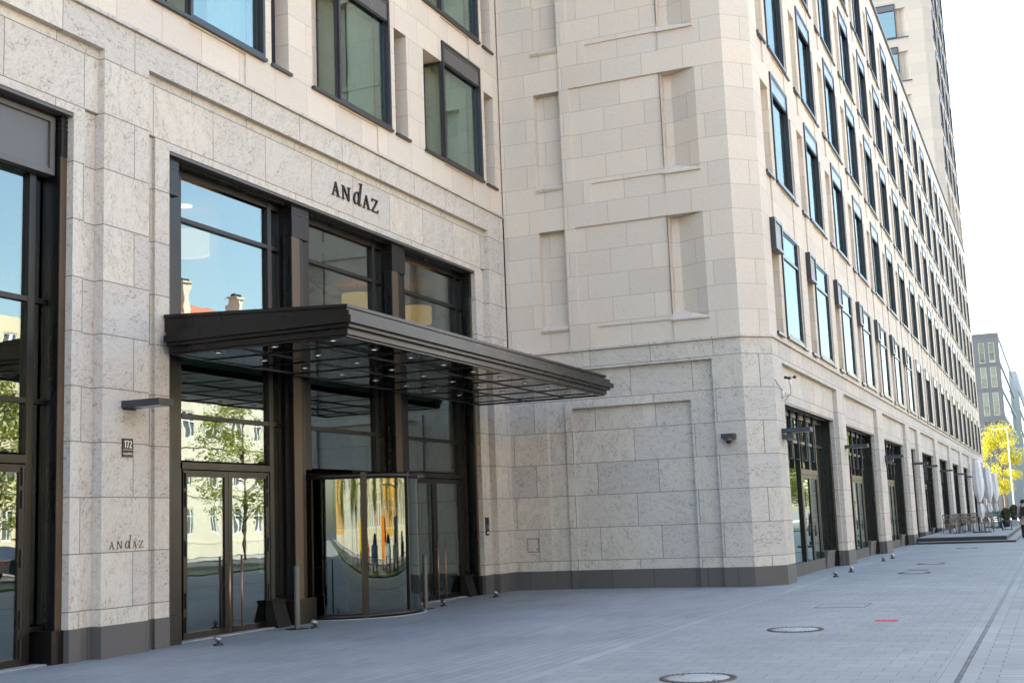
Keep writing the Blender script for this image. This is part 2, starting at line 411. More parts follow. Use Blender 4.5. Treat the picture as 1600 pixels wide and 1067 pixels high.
# ------------------------------------------------------------------ stepped wall faces
def hwall(mb, O, U, I, us, zs, fn):
    """wall made of rectangular cells of different depth. fn(u,z)->(depth, mat) ; mat<0 = opening of that jamb depth"""
    O, U, I = Vector(O), Vector(U), Vector(I); Z = Vector((0, 0, 1))
    us = sorted(set(round(u, 4) for u in us)); zs = sorted(set(round(z, 4) for z in zs))
    nu, nz = len(us)-1, len(zs)-1
    G = [[fn((us[i]+us[i+1])/2, (zs[j]+zs[j+1])/2) for j in range(nz)] for i in range(nu)]
    pt = lambda u, d, z: O+U*u+I*d+Z*z
    for i in range(nu):                                   # fronts, merged upwards
        j = 0
        while j < nz:
            k = j+1
            while k < nz and G[i][k] == G[i][j]: k += 1
            d, m = G[i][j]
            if m >= 0: mb.poly([pt(us[i], d, zs[j]), pt(us[i+1], d, zs[j]), pt(us[i+1], d, zs[k]), pt(us[i], d, zs[k])], m, -I)
            j = k
    for i in range(nu-1):                                 # vertical jambs
        for j in range(nz):
            (d0, m0), (d1, m1) = G[i][j], G[i+1][j]
            if abs(d0-d1) < 1e-5: continue
            m = (m0 if d0 < d1 else m1); m = max(m, 0)
            mb.poly([pt(us[i+1], d0, zs[j]), pt(us[i+1], d1, zs[j]), pt(us[i+1], d1, zs[j+1]), pt(us[i+1], d0, zs[j+1])], m, U if d0 < d1 else -U)
    for i in range(nu):                                   # soffits and ledges
        for j in range(nz-1):
            (d0, m0), (d1, m1) = G[i][j], G[i][j+1]
            if abs(d0-d1) < 1e-5: continue
            m = (m0 if d0 < d1 else m1); m = max(m, 0)
            mb.poly([pt(us[i], d0, zs[j+1]), pt(us[i+1], d0, zs[j+1]), pt(us[i+1], d1, zs[j+1]), pt(us[i], d1, zs[j+1])], m, Z if d0 < d1 else -Z)

inn = lambda a, b, x: a < x < b
YL, XP, YR = 12.25, 28.55, 5.78
YC = 6.38                       # P wall meets the chamfer
XC = 29.15                      # chamfer meets the long wall
ROOF = 24.64
XE = 121.3                      # far end of the long wall
PL = .44
FL = 3.575                      # storey height above the base

# ------------------------------------------------------------------ ground
def sheet(name, x0, x1, y0, y1, z, mat):
    return struct(MB(mat).poly([(x0, y0, z), (x1, y0, z), (x1, y1, z), (x0, y1, z)], 0, (0, 0, 1)).build(name))
sheet('ground', -1500, 2500, -1500, 1500, -.012, 'asphalt')
sheet('forecourt', -160, 122, 5.40, 14, 0.0, 'slab')
sheet('pavement_edging', -160, 122, 5.24, 5.40, 0.0, 'edgestrip')
sheet('pavement', -160, 260, 1.22, 5.24, 0.0, 'paver')
sheet('kerb_strip', -160, 260, .86, 1.22, 0.0, 'kerbstrip')
sheet('plaza', -160, 260, -4.2, .86, 0.0, 'paver2')
sheet('plaza_beyond', 122, 260, 5.24, 40, 0.0, 'paver2')
struct(MB('grassm').box(-160, 260, -9.5, -6.5, -.05, .06).build('lawn_strip'), 'stuff')['label'] = 'strip of short grass between pavement and road'
sheet('far_pavement', -160, 300, -28, -21, .03, 'kerbstrip')
sheet('verge', -160, 300, -6.5, -4.2, .0, 'edgestrip')

# ================================================================== ENTRANCE WING (recessed facade)
wing = thing('entrance_building', 'recessed stone hotel front with a bronze double height entrance bay', 'building', (21, YL, 0)); ORG[wing.name] = (21, YL, 0)
LF = [15.98, 20.67, 25.36]           # left edges of the projecting window frames
LF = [25.36-4.69*k for k in range(10)][::-1]
LROWS = [9.98+FL*k for k in range(4)]
def wall_front():
    mb = MB(['low', 'up', 'plinth', 'grille', 'roofing'])
    us = [-30, 4, 13.48, 13.70, 13.98, 14.97, 15.25, 15.59, 27.01, 27.33, 27.6, XP]
    zs = [0, PL, 7.65, 7.78, 8.75, 9.24]
    def low(u, z):
        m = 2 if z < PL else 0
        d = 0
        if z < 8.75:
            if u < 13.98:
                d = .11
                if z < 7.65 and inn(4, 13.48, u): return (.26, -1)
                if 13.70 < u and z < 7.78: d = .17
            elif 14.97 < u < 27.6:
                d = .11
                if z < 7.65 and inn(15.59, 27.01, u): return (.26, -1)
                if z < 7.78 and (u < 15.25 or u > 27.33): d = .17
        return (d-(.012 if m == 2 else 0), m)
    hwall(mb, (0, YL, 0), (1, 0, 0), (0, 1, 0), us, zs, low)
    us = [-30, XP+.12]; zs = [9.24, ROOF]
    for f in LF: us += [f-.95, f, f+2.12, f+2.37, f+2.93, f+1.58]
    for r in LROWS: zs += [r, r+2.37, r+2.9, r-.09]
    def up(u, z):
        d = .03
        for f in LF:
            for k, r in enumerate(LROWS):
                if inn(f-.95, f, u) and inn(r, r+2.37, z): return (.50, 1)
                if inn(f, f+2.12, u) and inn(r, r+2.9, z): return (.38, -1)
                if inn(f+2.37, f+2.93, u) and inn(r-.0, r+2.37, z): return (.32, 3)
                lo = LROWS[k-1]+2.9 if k else 9.24
                if inn(f, f+1.58, u) and inn(lo, r-.09, z): d = .065
        return (d, 1)
    hwall(mb, (0, YL, 0), (1, 0, 0), (0, 1, 0), [u for u in us if -30 <= u <= XP+.12], zs, up)
    mb.poly([(-30, YL, ROOF), (XP, YL, ROOF), (XP, 40, ROOF), (-30, 40, ROOF)], 4, (0, 0, 1))
    mb.poly([(-30, YL+.03, 0), (-30, 40, 0), (-30, 40, ROOF), (-30, YL+.03, ROOF)], 1, (-1, 0, 0))
    mb.poly([(-30, 40, 0), (XP, 40, 0), (XP, 40, ROOF), (-30, 40, ROOF)], 1, (0, 1, 0))
    mb.build('stone_wall', wing)
    c = MB('low'); c.box(-30, XP, YL-.055, YL+.02, 9.245, 9.30); c.build('cornice', wing)
wall_front()

def lintel_soffits():
    # metal soffit strip under the opening head
    mb = MB('frameside'); mb.box(15.60, 27.0, YL+.125, YL+.30, 7.60, 7.648)
    mb.box(4, 13.47, YL+.125, YL+.30, 7.60, 7.648)
    mb.build('lintel_strip', wing)
    mb = MB('bronzeblack'); mb.box(15.60, 27.0, YL+.30, YL+.62, 7.56, 7.646); mb.box(4, 13.47, YL+.30, YL+.62, 7.56, 7.646); mb.build('window_head', wing)
lintel_soffits()

def bronze_column():
    """origin at the left front corner of the capital, y inwards"""
    mb = MB(['bronzeblack', 'bronzelit', 'bronze'])
    mb.box(.06, .40, .0, .50, .44, 7.02, 0)                     # core with dark sides
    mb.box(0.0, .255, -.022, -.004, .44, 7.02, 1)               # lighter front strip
    mb.box(0.0, .06, -.004, .18, .44, 7.02, 0)
    mb.box(.258, .37, -.006, -.001, .44, 7.02, 2)
    o = mb.build('bronze_column', wing, (0, 0, 0))
    c = MB(['bronze', 'black'])
    z = 7.00
    c.box(0, .58, -.03, .50, 7.0, 7.40, 0)
    for k in range(3):
        c.box(.006, .574, -.022, .48, 7.40+.075*k, 7.42+.075*k, 1)
        c.box(0, .58, -.03, .50, 7.42+.075*k, 7.475+.075*k, 0)
    c.build('capital', o, (0, 0, 0))
    b = MB('bronze'); b.box(-.10, .60, -.06, .50, 0, .44); b.build('column_base', o, (0, 0, 0))
    return o
c0 = bronze_column()
COLX = [15.39, 19.23, 23.06, 26.93, 13.36, 9.5, 5.7]
for k, x in enumerate(COLX):
    o = c0 if k == 0 else dup(c0, wing)
    o.location = (x-21, .25, 0)

YG = 12.77
def bay_glazing(x0, x1, zb, zt, trans, doors, mull=True, end=True):
    """x0..x1 clear between columns; main pane then a narrow side pane"""
    xm = x1-.41
    f = MB('bronze')
    y0, y1 = YG-.06, YG+.06
    f.box(x0, x0+.10, y0, y1, zb, zt); f.box(x1-.03, x1+.25, y0, y1, zb, zt); f.box(x0-.35, x0, y0, y1, zb, zt)
    f.box(xm, xm+.12, y0-.01, y1, zb, zt)
    f.box(x0+.10, xm, y0, y1, zt-.10, zt); f.box(xm+.12, x1-.03, y0, y1, zt-.10, zt)
    for z in trans:
        f.box(x0+.10, xm, y0-.005, y1, z-.035, z+.035); f.box(xm+.12, x1-.03, y0-.005, y1, z-.035, z+.035)
    f.box(xm+.12, x1-.03, y0, y1, .44, .50)
    if doors: f.box(x0+.10, xm, y0-.02, y1, 2.68, 2.79)
    o = f.build('bay_window', wing)
    g = MB('glasslow')
    zz = [2.79 if doors else zb]+list(trans)+[zt-.10]
    if not doors: zz[0] = zb
    for a, b in zip(zz[:-1], zz[1:]):
        g.box(x0+.10, xm, YG-.006, YG+.006, a+.035, b-.03)
    for a, b in zip([.50]+list(trans), list(trans)+[zt-.10]):
        g.box(xm+.12, x1-.03, YG-.006, YG+.006, a+.03, b-.03)
    g.build('pane', o)
    return o
TR = [3.53, 4.93, 6.74]
bay_glazing(16.23, 19.19, 0, 7.56, TR, True)
bay_glazing(20.07, 23.02, 2.75, 7.56, TR, False)
bay_glazing(23.95, 26.97, 0, 7.56, TR, True)
bay_glazing(10.4, 13.42, 0, 7.56, TR, True)
bay_glazing(6.6, 9.46, 0, 7.56, TR, True)

def wedges():
    for x in (18.62, 26.36):
        mb = MB('roughblack')
        y0, y1 = YL+.20, YG-.07
        mb.hexa([(x, y0, 0), (x+.40, y0, 0), (x+.40, y1, 0), (x, y1, 0)], [(x, y1-.12, .42), (x+.40, y1-.12, .42), (x+.40, y1, .42), (x, y1, .42)])
        mb.box(x-.02, x+.42, y1-.14, y1, .42, .47)
        mb.build('sloped_plinth', wing)
    mb = MB('edgestrip'); mb.box(15.6, 27.0, YL+.27, YG-.02, .001, .02); mb.box(4, 13.4, YL+.27, YG-.02, .001, .02); mb.build('door_threshold', wing)
wedges()

def door_leaf(x0, x1, handle_x=None, hinge=None, y=YG-.075):
    d = MB('bronze'); t = .10
    d.ring(bx, x0, x1, .02, 2.66, t, y, y+.06)
    o = d.build('door', wing)
    MB('glasslow').box(x0+t, x1-t, y+.024, y+.036, .02+t, 2.66-t).build('pane', o)
    if handle_x:
        h = MB('copper'); h.tube([(handle_x, y-.075, .05), (handle_x, y-.075, 1.27)], .017, 10)
        for z in (.2, 1.12): h.tube([(handle_x, y-.075, z), (handle_x, y, z)], .010, 6)
        h.build('handle', o)
    if hinge:
        h = MB('black')
        for z in (.25, .62, 1.42, 2.20, 2.50): h.box(hinge-.012, hinge+.012, y-.022, y-.001, z-.12, z+.12)
        h.build('hinge', o)
    return o
door_leaf(16.36, 17.545, 17.47, 16.41); door_leaf(17.555, 18.74, 17.80, 18.69)
door_leaf(24.05, 25.185, 25.11); door_leaf(25.195, 26.53, 25.48, 26.47)
door_leaf(10.6, 11.75); door_leaf(11.76, 13.0, None, 12.95)

def awning_box():
    f = MB('frameside'); f.ring(bx, 10.45, 13.33, 6.72, 7.58, .09, 12.56, 12.70); f.box(10.45, 13.33, 12.70, 12.72, 6.72, 7.58)
    o = f.build('awning_box', wing)
    MB('screen').box(10.54, 13.24, 12.60, 12.69, 6.81, 7.49).build('screen_panel', o)
awning_box()

# ---- upper windows: one builder for both facades -------------------------------------------------
def window_proto(parent, side, first=False, flap=False):
    """origin: left bottom of the projecting frame on the wall face; side=-1 sash left, +1 sash right"""
    W = 2.12 if side < 0 else 2.17
    S = .95 if side < 0 else .56
    H = 2.80 if first else 2.88
    f = MB(['frame', 'frameside'])
    t = .065
    f.ring(bx, 0, W, 0, H, t, -.045, .09, 0)
    gy = .0 if first else .068
    f.ring(bx, t, W-t, t, H-t, .05, gy-.018, gy+.05, 0)
    if first: f.box(t+.05, W-t-.05, -.03, .05, 2.03, 2.10, 0)
    x0, x1 = (-.035, -.002) if side < 0 else (W+.002, W+.035)          # side pane square to the wall
    for y0, y1, z0, z1 in ((.0, .055, .0, 2.36), (.44, .495, .0, 2.36), (.055, .44, .0, .06), (.055, .44, 2.29, 2.36)): f.box(x0, x1, y0, y1, z0, z1, 0)
    o = f.build('window', parent, (0, 0, 0))
    g = MB('glass' if side < 0 else 'glassr'); g.box(t+.051, W-t-.051, gy, gy+.008, t+.051, H-t-.051)
    g.box(x0+.012, x0+.020, .055, .44, .06, 2.29)
    g.build('pane', o, (0, 0, 0))
    if not first:
        bl = MB(['blind', 'black']); bl.box(t+.002, W-t-.002, -.02, .049, 2.40, H-t-.055, 0); bl.box(t+.002, W-t-.002, -.005, .049, 2.36, 2.40, 1)
        bl.box(t+.004, W-t-.004, -.032, .0, H-t-.05, H-t-.012, 0)
        bl.build('blind_box', o, (0, 0, 0))
    else:
        MB('rollblind').box(t+.08, W-t-.08, .055, .065, t+.08, H-t-.08).build('roller_blind', o, (0, 0, 0))
    s = MB('frame')
    s.box(-.03 if side > 0 else -S-.04, W+.03, -.075, .0, -.06, -.004)
    if side > 0:
        s.box(W+.05, W+S+.10, -.06, .02, -.075, -.02)
        s.box(-1.24, -.30, -.06, .25, -.07, -.01)
    else:
        s.box(W+.22, W+.86, -.06, .25, -.06, -.005)
    s.build('sill', o, (0, 0, 0))
    if flap:
        v = MB(['frame', 'rollblind']); v.ring(bx, -1.20, -.26, 2.03, 2.80, .075, -.13, .02, 0); v.box(-1.125, -.335, -.09, -.07, 2.105, 2.725, 1)
        v.build('vent_flap', o, (0, 0, 0))
    return o
def curtain(parent, x0, x1, y, z0, z1):
    mb = MB('curtain'); n = 14
    P = [(x0+(x1-x0)*k/n, y+.035*(k % 2)) for k in range(n+1)]
    for a, b in zip(P[:-1], P[1:]): mb.hexa([(a[0], a[1], z0), (b[0], b[1], z0), (b[0], b[1]+.012, z0), (a[0], a[1]+.012, z0)],
                                          [(a[0], a[1], z1), (b[0], b[1], z1), (b[0], b[1]+.012, z1), (a[0], a[1]+.012, z1)])
    return mb.build('curtain', parent, (0, 0, 0))
wl = window_proto(wing, -1); cs = curtain(wl, .0, .45, 0, .05, 2.4); cs.rotation_euler[2] = R(90); cs.location = (.22, .08, 0); curtain(wl, .95, 2.05, .34, .05, 2.4)
first = True
for f in LF:
    for r in LROWS:
        o = wl if first else dup(wl, wing)
        first = False; o.location = (f-21, .03, r)

def wing_rooms():
    mb = MB(['room', 'roomwarm'])
    mb.box(4.2, 28.3, 19.5, 19.7, 0, 9.2, 0)                     # lobby back wall
    mb.box(4.2, 28.3, 13.6, 19.5, 4.55, 4.85, 1)                 # gallery floor
    mb.box(4.2, 28.3, YL+.45, 19.5, 7.70, 9.1, 1)                  # upper ceiling
    mb.box(4.2, 28.3, YL+.7, 19.5, -.05, .0, 0)
    mb.box(19.4, 19.6, 14.2, 19.5, 4.85, 7.7, 1)
    mb.box(33.2, 33.4, YL+.5, 19.5, 0, 9.1, 1); mb.box(28.3, 33.2, YL+.7, 19.5, 7.70, 9.1, 1); mb.box(28.3, 33.2, 13.6, 19.5, 4.55, 4.85, 1)
    mb.box(24.2, 27.9, 16.4, 16.6, 4.85, 7.7, 1)
    for r in LROWS:
        mb.box(-29, 28.3, YL+.42, 18.0, r-.75, r-.45, 0); mb.box(-29, 28.3, 16.2, 16.4, r-.45, r+FL-.75, 0)
        for f in LF: mb.box(f-1.25, f-1.1, YL+.42, 16.2, r-.45, r+FL-.75, 0)
    mb.build('interior', wing)
wing_rooms()

# ---- signs ----------------------------------------------------------------------------------------
def ellipse_ring(cx, cy, rx, ry, t, shear, a0, a1, n=28):
    out = []
    for k in range(n):
        q = []
        for s, (ux, uy) in ((0, (rx, ry)), (1, (rx-t, ry-t*.55))):
            for a in (a0+(a1-a0)*k/n, a0+(a1-a0)*(k+1)/n):
                y = cy+uy*math.sin(a); q.append((cx+ux*math.cos(a)+shear*y, y))
        out.append([q[0], q[1], q[3], q[2]])
    return out
def glyph(ch):
    """polygons in units of the cap height; second value is the width"""
    if ch == 'A':
        return [[(.16, .04), (.56, 1.0), (.62, .98), (.24, .04)], [(.50, 1.0), (.64, 1.03), (1.02, .04), (.82, .04)],
                [(.32, .33), (.78, .33), (.75, .40), (.35, .40)], [(.02, 0), (.38, 0), (.36, .06), (.04, .06)], [(.70, 0), (1.14, 0), (1.12, .06), (.72, .06)]], 1.15
    if ch == 'N':
        return [[(.16, .05), (.25, .05), (.25, .95), (.16, .95)], [(.16, 1.0), (.34, 1.0), (1.04, -.02), (.88, -.02)], [(.92, .05), (1.04, .05), (1.04, .95), (.92, .95)],
                [(0, 0), (.40, 0), (.40, .06), (0, .06)], [(.78, .94), (1.20, .94), (1.20, 1.0), (.78, 1.0)], [(.02, .94), (.28, .94), (.28, 1.0), (.02, 1.0)]], 1.2
    if ch == 'd':
        P = ellipse_ring(.42, .52, .40, .52, .17, .22, 0, 2*math.pi)
        P += [[(.80, .10), (.96, .10), (1.28, 1.72), (1.12, 1.72)], [(.80, .12), (.86, .0), (1.06, -.02), (.97, .14)], [(1.02, -.02), (1.24, .16), (1.20, .20), (.97, .08)],
              [(.92, 1.68), (1.30, 1.68), (1.32, 1.78), (.94, 1.76)]]
        return P, 1.35
    if ch == 'Z':
        return [[(.06, .92), (1.0, .92), (1.0, 1.0), (.06, 1.0)], [(.02, .08), (.22, .08), (1.0, .92), (.80, .92)], [(0, 0), (1.0, 0), (1.0, .08), (0, .08)],
                [(.04, .72), (.11, .74), (.15, 1.0), (.05, 1.0)], [(.90, 0), (1.0, 0), (1.06, .26), (1.0, .26)]], 1.05
    if ch == '1':
        return [[(.12, 0), (.28, 0), (.28, 1), (.12, 1)], [(0, .80), (.12, .86), (.12, 1.0), (0, .90)]], .34
    if ch == '7':
        return [[(0, .86), (.46, .86), (.46, 1), (0, 1)], [(.10, 0), (.27, 0), (.46, .86), (.30, .86)]], .52
    if ch == '2':
        P = ellipse_ring(.23, .77, .23, .23, .15, 0, -.5, math.pi, 12)
        P += [[(0, .14), (.17, .14), (.46, .66), (.31, .70)], [(0, 0), (.47, 0), (.47, .14), (0, .14)]]
        return P, .5
def letter(mb, ch, x, z, h, wx, y, depth):
    polys, w = glyph(ch); s = wx/w
    for k, p in enumerate(polys):
        o = [(x+a*s, y-depth-.0004*(k % 7), z+b*h) for a, b in p]
        mb.prism(o, (0, depth-.002, 0))
def sign(name, label, y, z, h, items, depth, mat):
    x0 = items[0][1]
    t = thing(name, label, 'sign', (x0, y, z)); ORG[t.name] = (x0, y, z)
    for ch, x, w, hh in items:
        mb = MB(mat); letter(mb, ch, x, z, hh, w, y, depth); mb.build('letter', t, recalc=True)
    return t
YS = YL+.11
sign('hotel_lettering', 'large dark metal lettering on the stone frieze above the canopy', YS, 8.05, .27,
     [('A', 20.44, .32, .28), ('N', 20.82, .34, .275), ('d', 21.25, .385, .265), ('A', 21.63, .32, .275), ('Z', 22.01, .27, .27)], .03, 'bronzeblack')
sign('hotel_lettering', 'small dark lettering low on the left stone pillar', YL, 1.485, .10,
     [('A', 14.14, .105, .105), ('N', 14.29, .125, .105), ('d', 14.455, .15, .105), ('A', 14.62, .105, .105), ('Z', 14.765, .095, .105)], .006, 'bronzeblack')
def house_number():
    t = thing('house_number_plaque', 'small dark plaque with white 172 on the left stone pillar', 'sign', (14.5, YL, 2.79)); ORG[t.name] = (14.5, YL, 2.79)
    MB('bronze').box(14.39, 14.61, YL-.02, YL-.001, 2.785, 3.05).build('plate', t)
    mb = MB('white'); x = 14.425
    for ch, w in (('1', .038), ('7', .05), ('2', .05)):
        letter(mb, ch, x, 2.915, .105, w, YL-.02, .003); x += w+.009
    mb.box(14.40, 14.60, YL-.0225, YL-.0201, 2.886, 2.891)
    mb.build('digits', t, recalc=True)
    cu = bpy.data.curves.new('street_name', 'FONT'); cu.body = 'Leopoldstr.'; cu.size = .046; cu.extrude = .001; cu.align_x = 'CENTER'
    to = bpy.data.objects.new('street_name', cu); COL.objects.link(to)
    me = bpy.data.meshes.new_from_object(to.evaluated_get(bpy.context.evaluated_depsgraph_get()))
    bpy.data.objects.remove(to)
    me.materials.clear(); me.materials.append(M['white'])
    o = bpy.data.objects.new('street_name', me); COL.objects.link(o); o.parent = t
    o.location = (0, -.0215, .03); o.rotation_euler = (R(90), 0, 0)
house_number()

# ================================================================== LONG WING
street = thing('street_building', 'long pale stone building with five rows of windows running down the street', 'building', (XC, YR, 0)); ORG[street.name] = (XC, YR, 0)
PROWS = [6.28+FL*k for k in range(5)]
RROWS = [5.95]+[9.96+FL*k for k in range(4)]
NC, C0, CP = 19, 30.03, 4.78
PIL = [(29.15, 30.2), (38.35, 39.8), (47.5, 49.2), (57.05, 58.75), (62.15, 63.75), (71.6, 73.5), (81.3, 83.2), (90.8, 93.1), (100.7, 103.0), (110.6, 112.7), (119.9, XE)]
BAYS = [(PIL[k][1], PIL[k+1][0]) for k in range(len(PIL)-1)]
def side_wall():
    mb = MB(['low', 'up', 'plinth', 'roofing'])
    us = [YC, 7.09, 7.5, 7.66, 10.63, 10.81, 11.27, YL]
    zs = [0, PL, 4.31, 4.45, 5.23, 5.68]
    def low(u, z):
        m = 2 if z < PL else 0
        d = 0
        if z < 5.23 and inn(7.09, 11.27, u):
            d = .12
            if z < 4.45 and inn(7.5, 10.81, u): d = .065
            if z < 4.31 and inn(7.66, 10.63, u): d = .175
        return (d-(.012 if m == 2 else 0), m)
    hwall(mb, (XP, 0, 0), (0, 1, 0), (1, 0, 0), us, zs, low)
    us = [YC, 7.09, 7.97, 9.85, 10.33, 10.58, 10.62, 11.31, YL]; zs = [5.68, ROOF]
    for r in PROWS: zs += [r, r+2.49, r+.1, r-.03, r-.56]
    def up(u, z):
        d = .03 if u < 10.58 else .075
        for r in PROWS:
            if inn(7.09, 7.97, u) and inn(r, r+2.49, z): return (.03, -1)
            if inn(10.62, 11.31, u) and inn(r, r+2.49, z): return (.30, 1)
            if inn(7.97, 10.33, u) and inn(r+.1, r+2.49, z): d = .075
            if inn(7.97, 9.85, u) and inn(r-.56, r-.03, z): d = .06
        return (d, 1)
    hwall(mb, (XP, 0, 0), (0, 1, 0), (1, 0, 0), us, zs, up)
    a, b = XP+.03, XP+.34
    for r in PROWS:
        t = r+2.49
        mb.poly([(a, 7.97, r), (b, 7.97, r+.2), (b, 7.97, t), (a, 7.97, t)], 1, (0, -1, 0))
        mb.poly([(b, 7.97, r+.2), (b, 7.76, r+.2), (b, 7.76, t), (b, 7.97, t)], 1, (-1, 0, 0))
        mb.poly([(b, 7.76, r+.2), (a, 7.09, r), (a, 7.09, t), (b, 7.76, t)], 1, (-1, 1, 0))
        mb.poly([(a, 7.97, t), (b, 7.97, t), (b, 7.76, t), (a, 7.09, t)], 1, (0, 0, -1))
        # sloped sill stones
        mb.poly([(a-.06, 7.99, r-.02), (b, 7.97, r+.2), (b, 7.76, r+.2), (a-.06, 7.07, r-.02)], 1, (-1, 0, 1))
        mb.poly([(a-.06, 7.99, r-.02), (a-.06, 7.07, r-.02), (a-.06, 7.07, r-.07), (a-.06, 7.99, r-.07)], 1, (-1, 0, 0))
        mb.poly([(a-.06, 7.07, r-.07), (a-.06, 7.99, r-.07), (a+.05, 7.99, r-.07), (a+.05, 7.07, r-.07)], 1, (0, 0, -1))
        mb.poly([(a-.06, 7.07, r-.02), (a-.06, 7.07, r-.07), (a+.05, 7.07, r-.07), (a+.05, 7.07, r+.02)], 1, (0, -1, 0))
        c, e = XP+.005, XP+.30
        mb.poly([(c, 11.32, r-.01), (e, 11.30, r+.19), (e, 10.62, r+.19), (c, 10.60, r-.01)], 1, (-1, 0, 1))
        mb.poly([(c, 11.32, r-.01), (c, 10.60, r-.01), (c+.045, 10.60, r-.07), (c+.045, 11.32, r-.07)], 1, (-1, 0, 0))
        mb.poly([(c, 11.32, r-.01), (c+.045, 11.32, r-.07), (e, 11.32, r-.07), (e, 11.30, r+.19)], 1, (0, 1, 0))
    # chamfered corner
    n = (-1, -1, 0)
    for z0, z1, m, q in ((0, PL, 2, -.012), (PL, 5.68, 0, 0), (5.68, ROOF, 1, .03)):
        mb.poly([(XP+q, YC, z0), (XC, YR+q, z0), (XC, YR+q, z1), (XP+q, YC, z1)], m, n)
    # long street face
    us = [p for ab in PIL for p in ab]+[b+s for b, s in [(a, .1) for a, _ in BAYS]+[(c, -.16) for _, c in BAYS]]
    zs = [0, PL, 4.30, 5.19, 5.68]
    def lowr(u, z):
        m = 2 if z < PL else 0
        d = 0
        for a, b in BAYS:
            if inn(a, b, u):
                if z < 4.30 and inn(a+.1, b-.16, u): return (.24, -1)
                if z < 5.19: d = .12
        return (d-(.012 if m == 2 else 0), m)
    hwall(mb, (0, YR, 0), (1, 0, 0), (0, 1, 0), us, zs, lowr)
    us = [XC, XE]; zs = [5.68, ROOF]
    for k in range(NC):
        c = C0+CP*k; us += [c, c+.62, c+.88, c+1.22, c+1.72, c+3.39, c+3.95]
    for r in RROWS: zs += [r-.05, r, r+2.3, r+2.34, r+2.8, r+2.88, r-.1]
    def upr(u, z):
        d = .03
        k = int((u-C0)//CP)
        if 0 <= k < NC:
            q = u-C0-CP*k
            for j, r in enumerate(RROWS):
                st = 2.8 if j == 0 else 2.34
                if q < .88 and inn(r-.05, r+st, z): return (.34, 1)
                if inn(1.22, 3.39, q) and inn(r, r+(2.8 if j == 0 else 2.88), z): return (.38, -1)
                if inn(3.39, 3.95, q) and inn(r, r+st, z): return (.50, 1)
                lo = 5.68 if j == 0 else RROWS[j-1]+(2.8 if j == 1 else 2.88)
                if inn(lo, r-.05, z) and q < .62: d = .07
                if j and inn(lo, r-.1, z) and inn(1.72, 3.39, q): d = .055
        return (d, 1)
    hwall(mb, (0, YR, 0), (1, 0, 0), (0, 1, 0), us, zs, upr)
    # hidden sides and roof keep the block solid
    mb.poly([(XE, YR, 0), (XE, 30, 0), (XE, 30, ROOF), (XE, YR, ROOF)], 1, (1, 0, 0))
    mb.poly([(XP+.1, 30, 0), (XE, 30, 0), (XE, 30, ROOF), (XP+.1, 30, ROOF)], 1, (0, 1, 0))
    mb.poly([(XP, YC, ROOF-.02), (XC, YR, ROOF-.02), (XE, YR, ROOF-.02), (XE, 30, ROOF-.02), (XP, 30, ROOF-.02)], 3, (0, 0, 1))
    mb.build('stone_wall', street)
    c = MB('low')
    def band(z0, z1, o, mbx):
        k = o*.4142
        A = [(XP-o, YL), (XP-o, YC-k), (XC-k, YR-o), (XE+o, YR-o)]
        B = [(XP+.2, YL), (XP+.2, YC+.1), (XC+.1, YR+.2), (XE+o, YR+.2)]
        for i in range(3):
            q = [A[i], A[i+1], B[i+1], B[i]]
            mbx.hexa([(*p, z0) for p in q], [(*p, z1) for p in q])
    band(5.685, 5.745, .055, c); c.build('cornice', street, recalc=True)
    c = MB('frame'); band(ROOF-.01, ROOF+.10, .07, c); c.build('parapet_cap', street, recalc=True)
side_wall()

wr = window_proto(street, 1); curtain(wr, .75, 2.08, .32, .05, 2.4); wf = window_proto(street, 1, True, True)
wv = window_proto(street, 1); curtain(wv, .14, .9, .30, .05, 2.4); MB('rollblind').box(.13, 2.04, .16, .17, 1.25, 2.80).build('roller_blind', wv, (0, 0, 0))
pick = random.Random(4)
used = {}
for k in range(NC):
    for j, r in enumerate(RROWS):
        src = wf if (j == 0 and k < 7) else (wv if pick.random() < .3 else wr)
        z = r
        o = src if src.name not in used else dup(src, street)
        used[src.name] = 1
        o.location = (C0+CP*k+1.22-XC, .03, z)
def street_rooms():
    mb = MB('room')
    for r in [0.75]+RROWS: mb.box(XC+.2, XE-.2, YR+.40, YR+9, r-.75, r-.45)
    mb.box(XC+.2, XE-.2, YR+3.2, YR+3.4, 0, ROOF-.3)
    for k in range(NC+1):
        c = C0+CP*k-.3; mb.box(c, c+.15, YR+.42, YR+3.2, 5.5, ROOF-.3)
    mb.build('interior', street)
street_rooms()

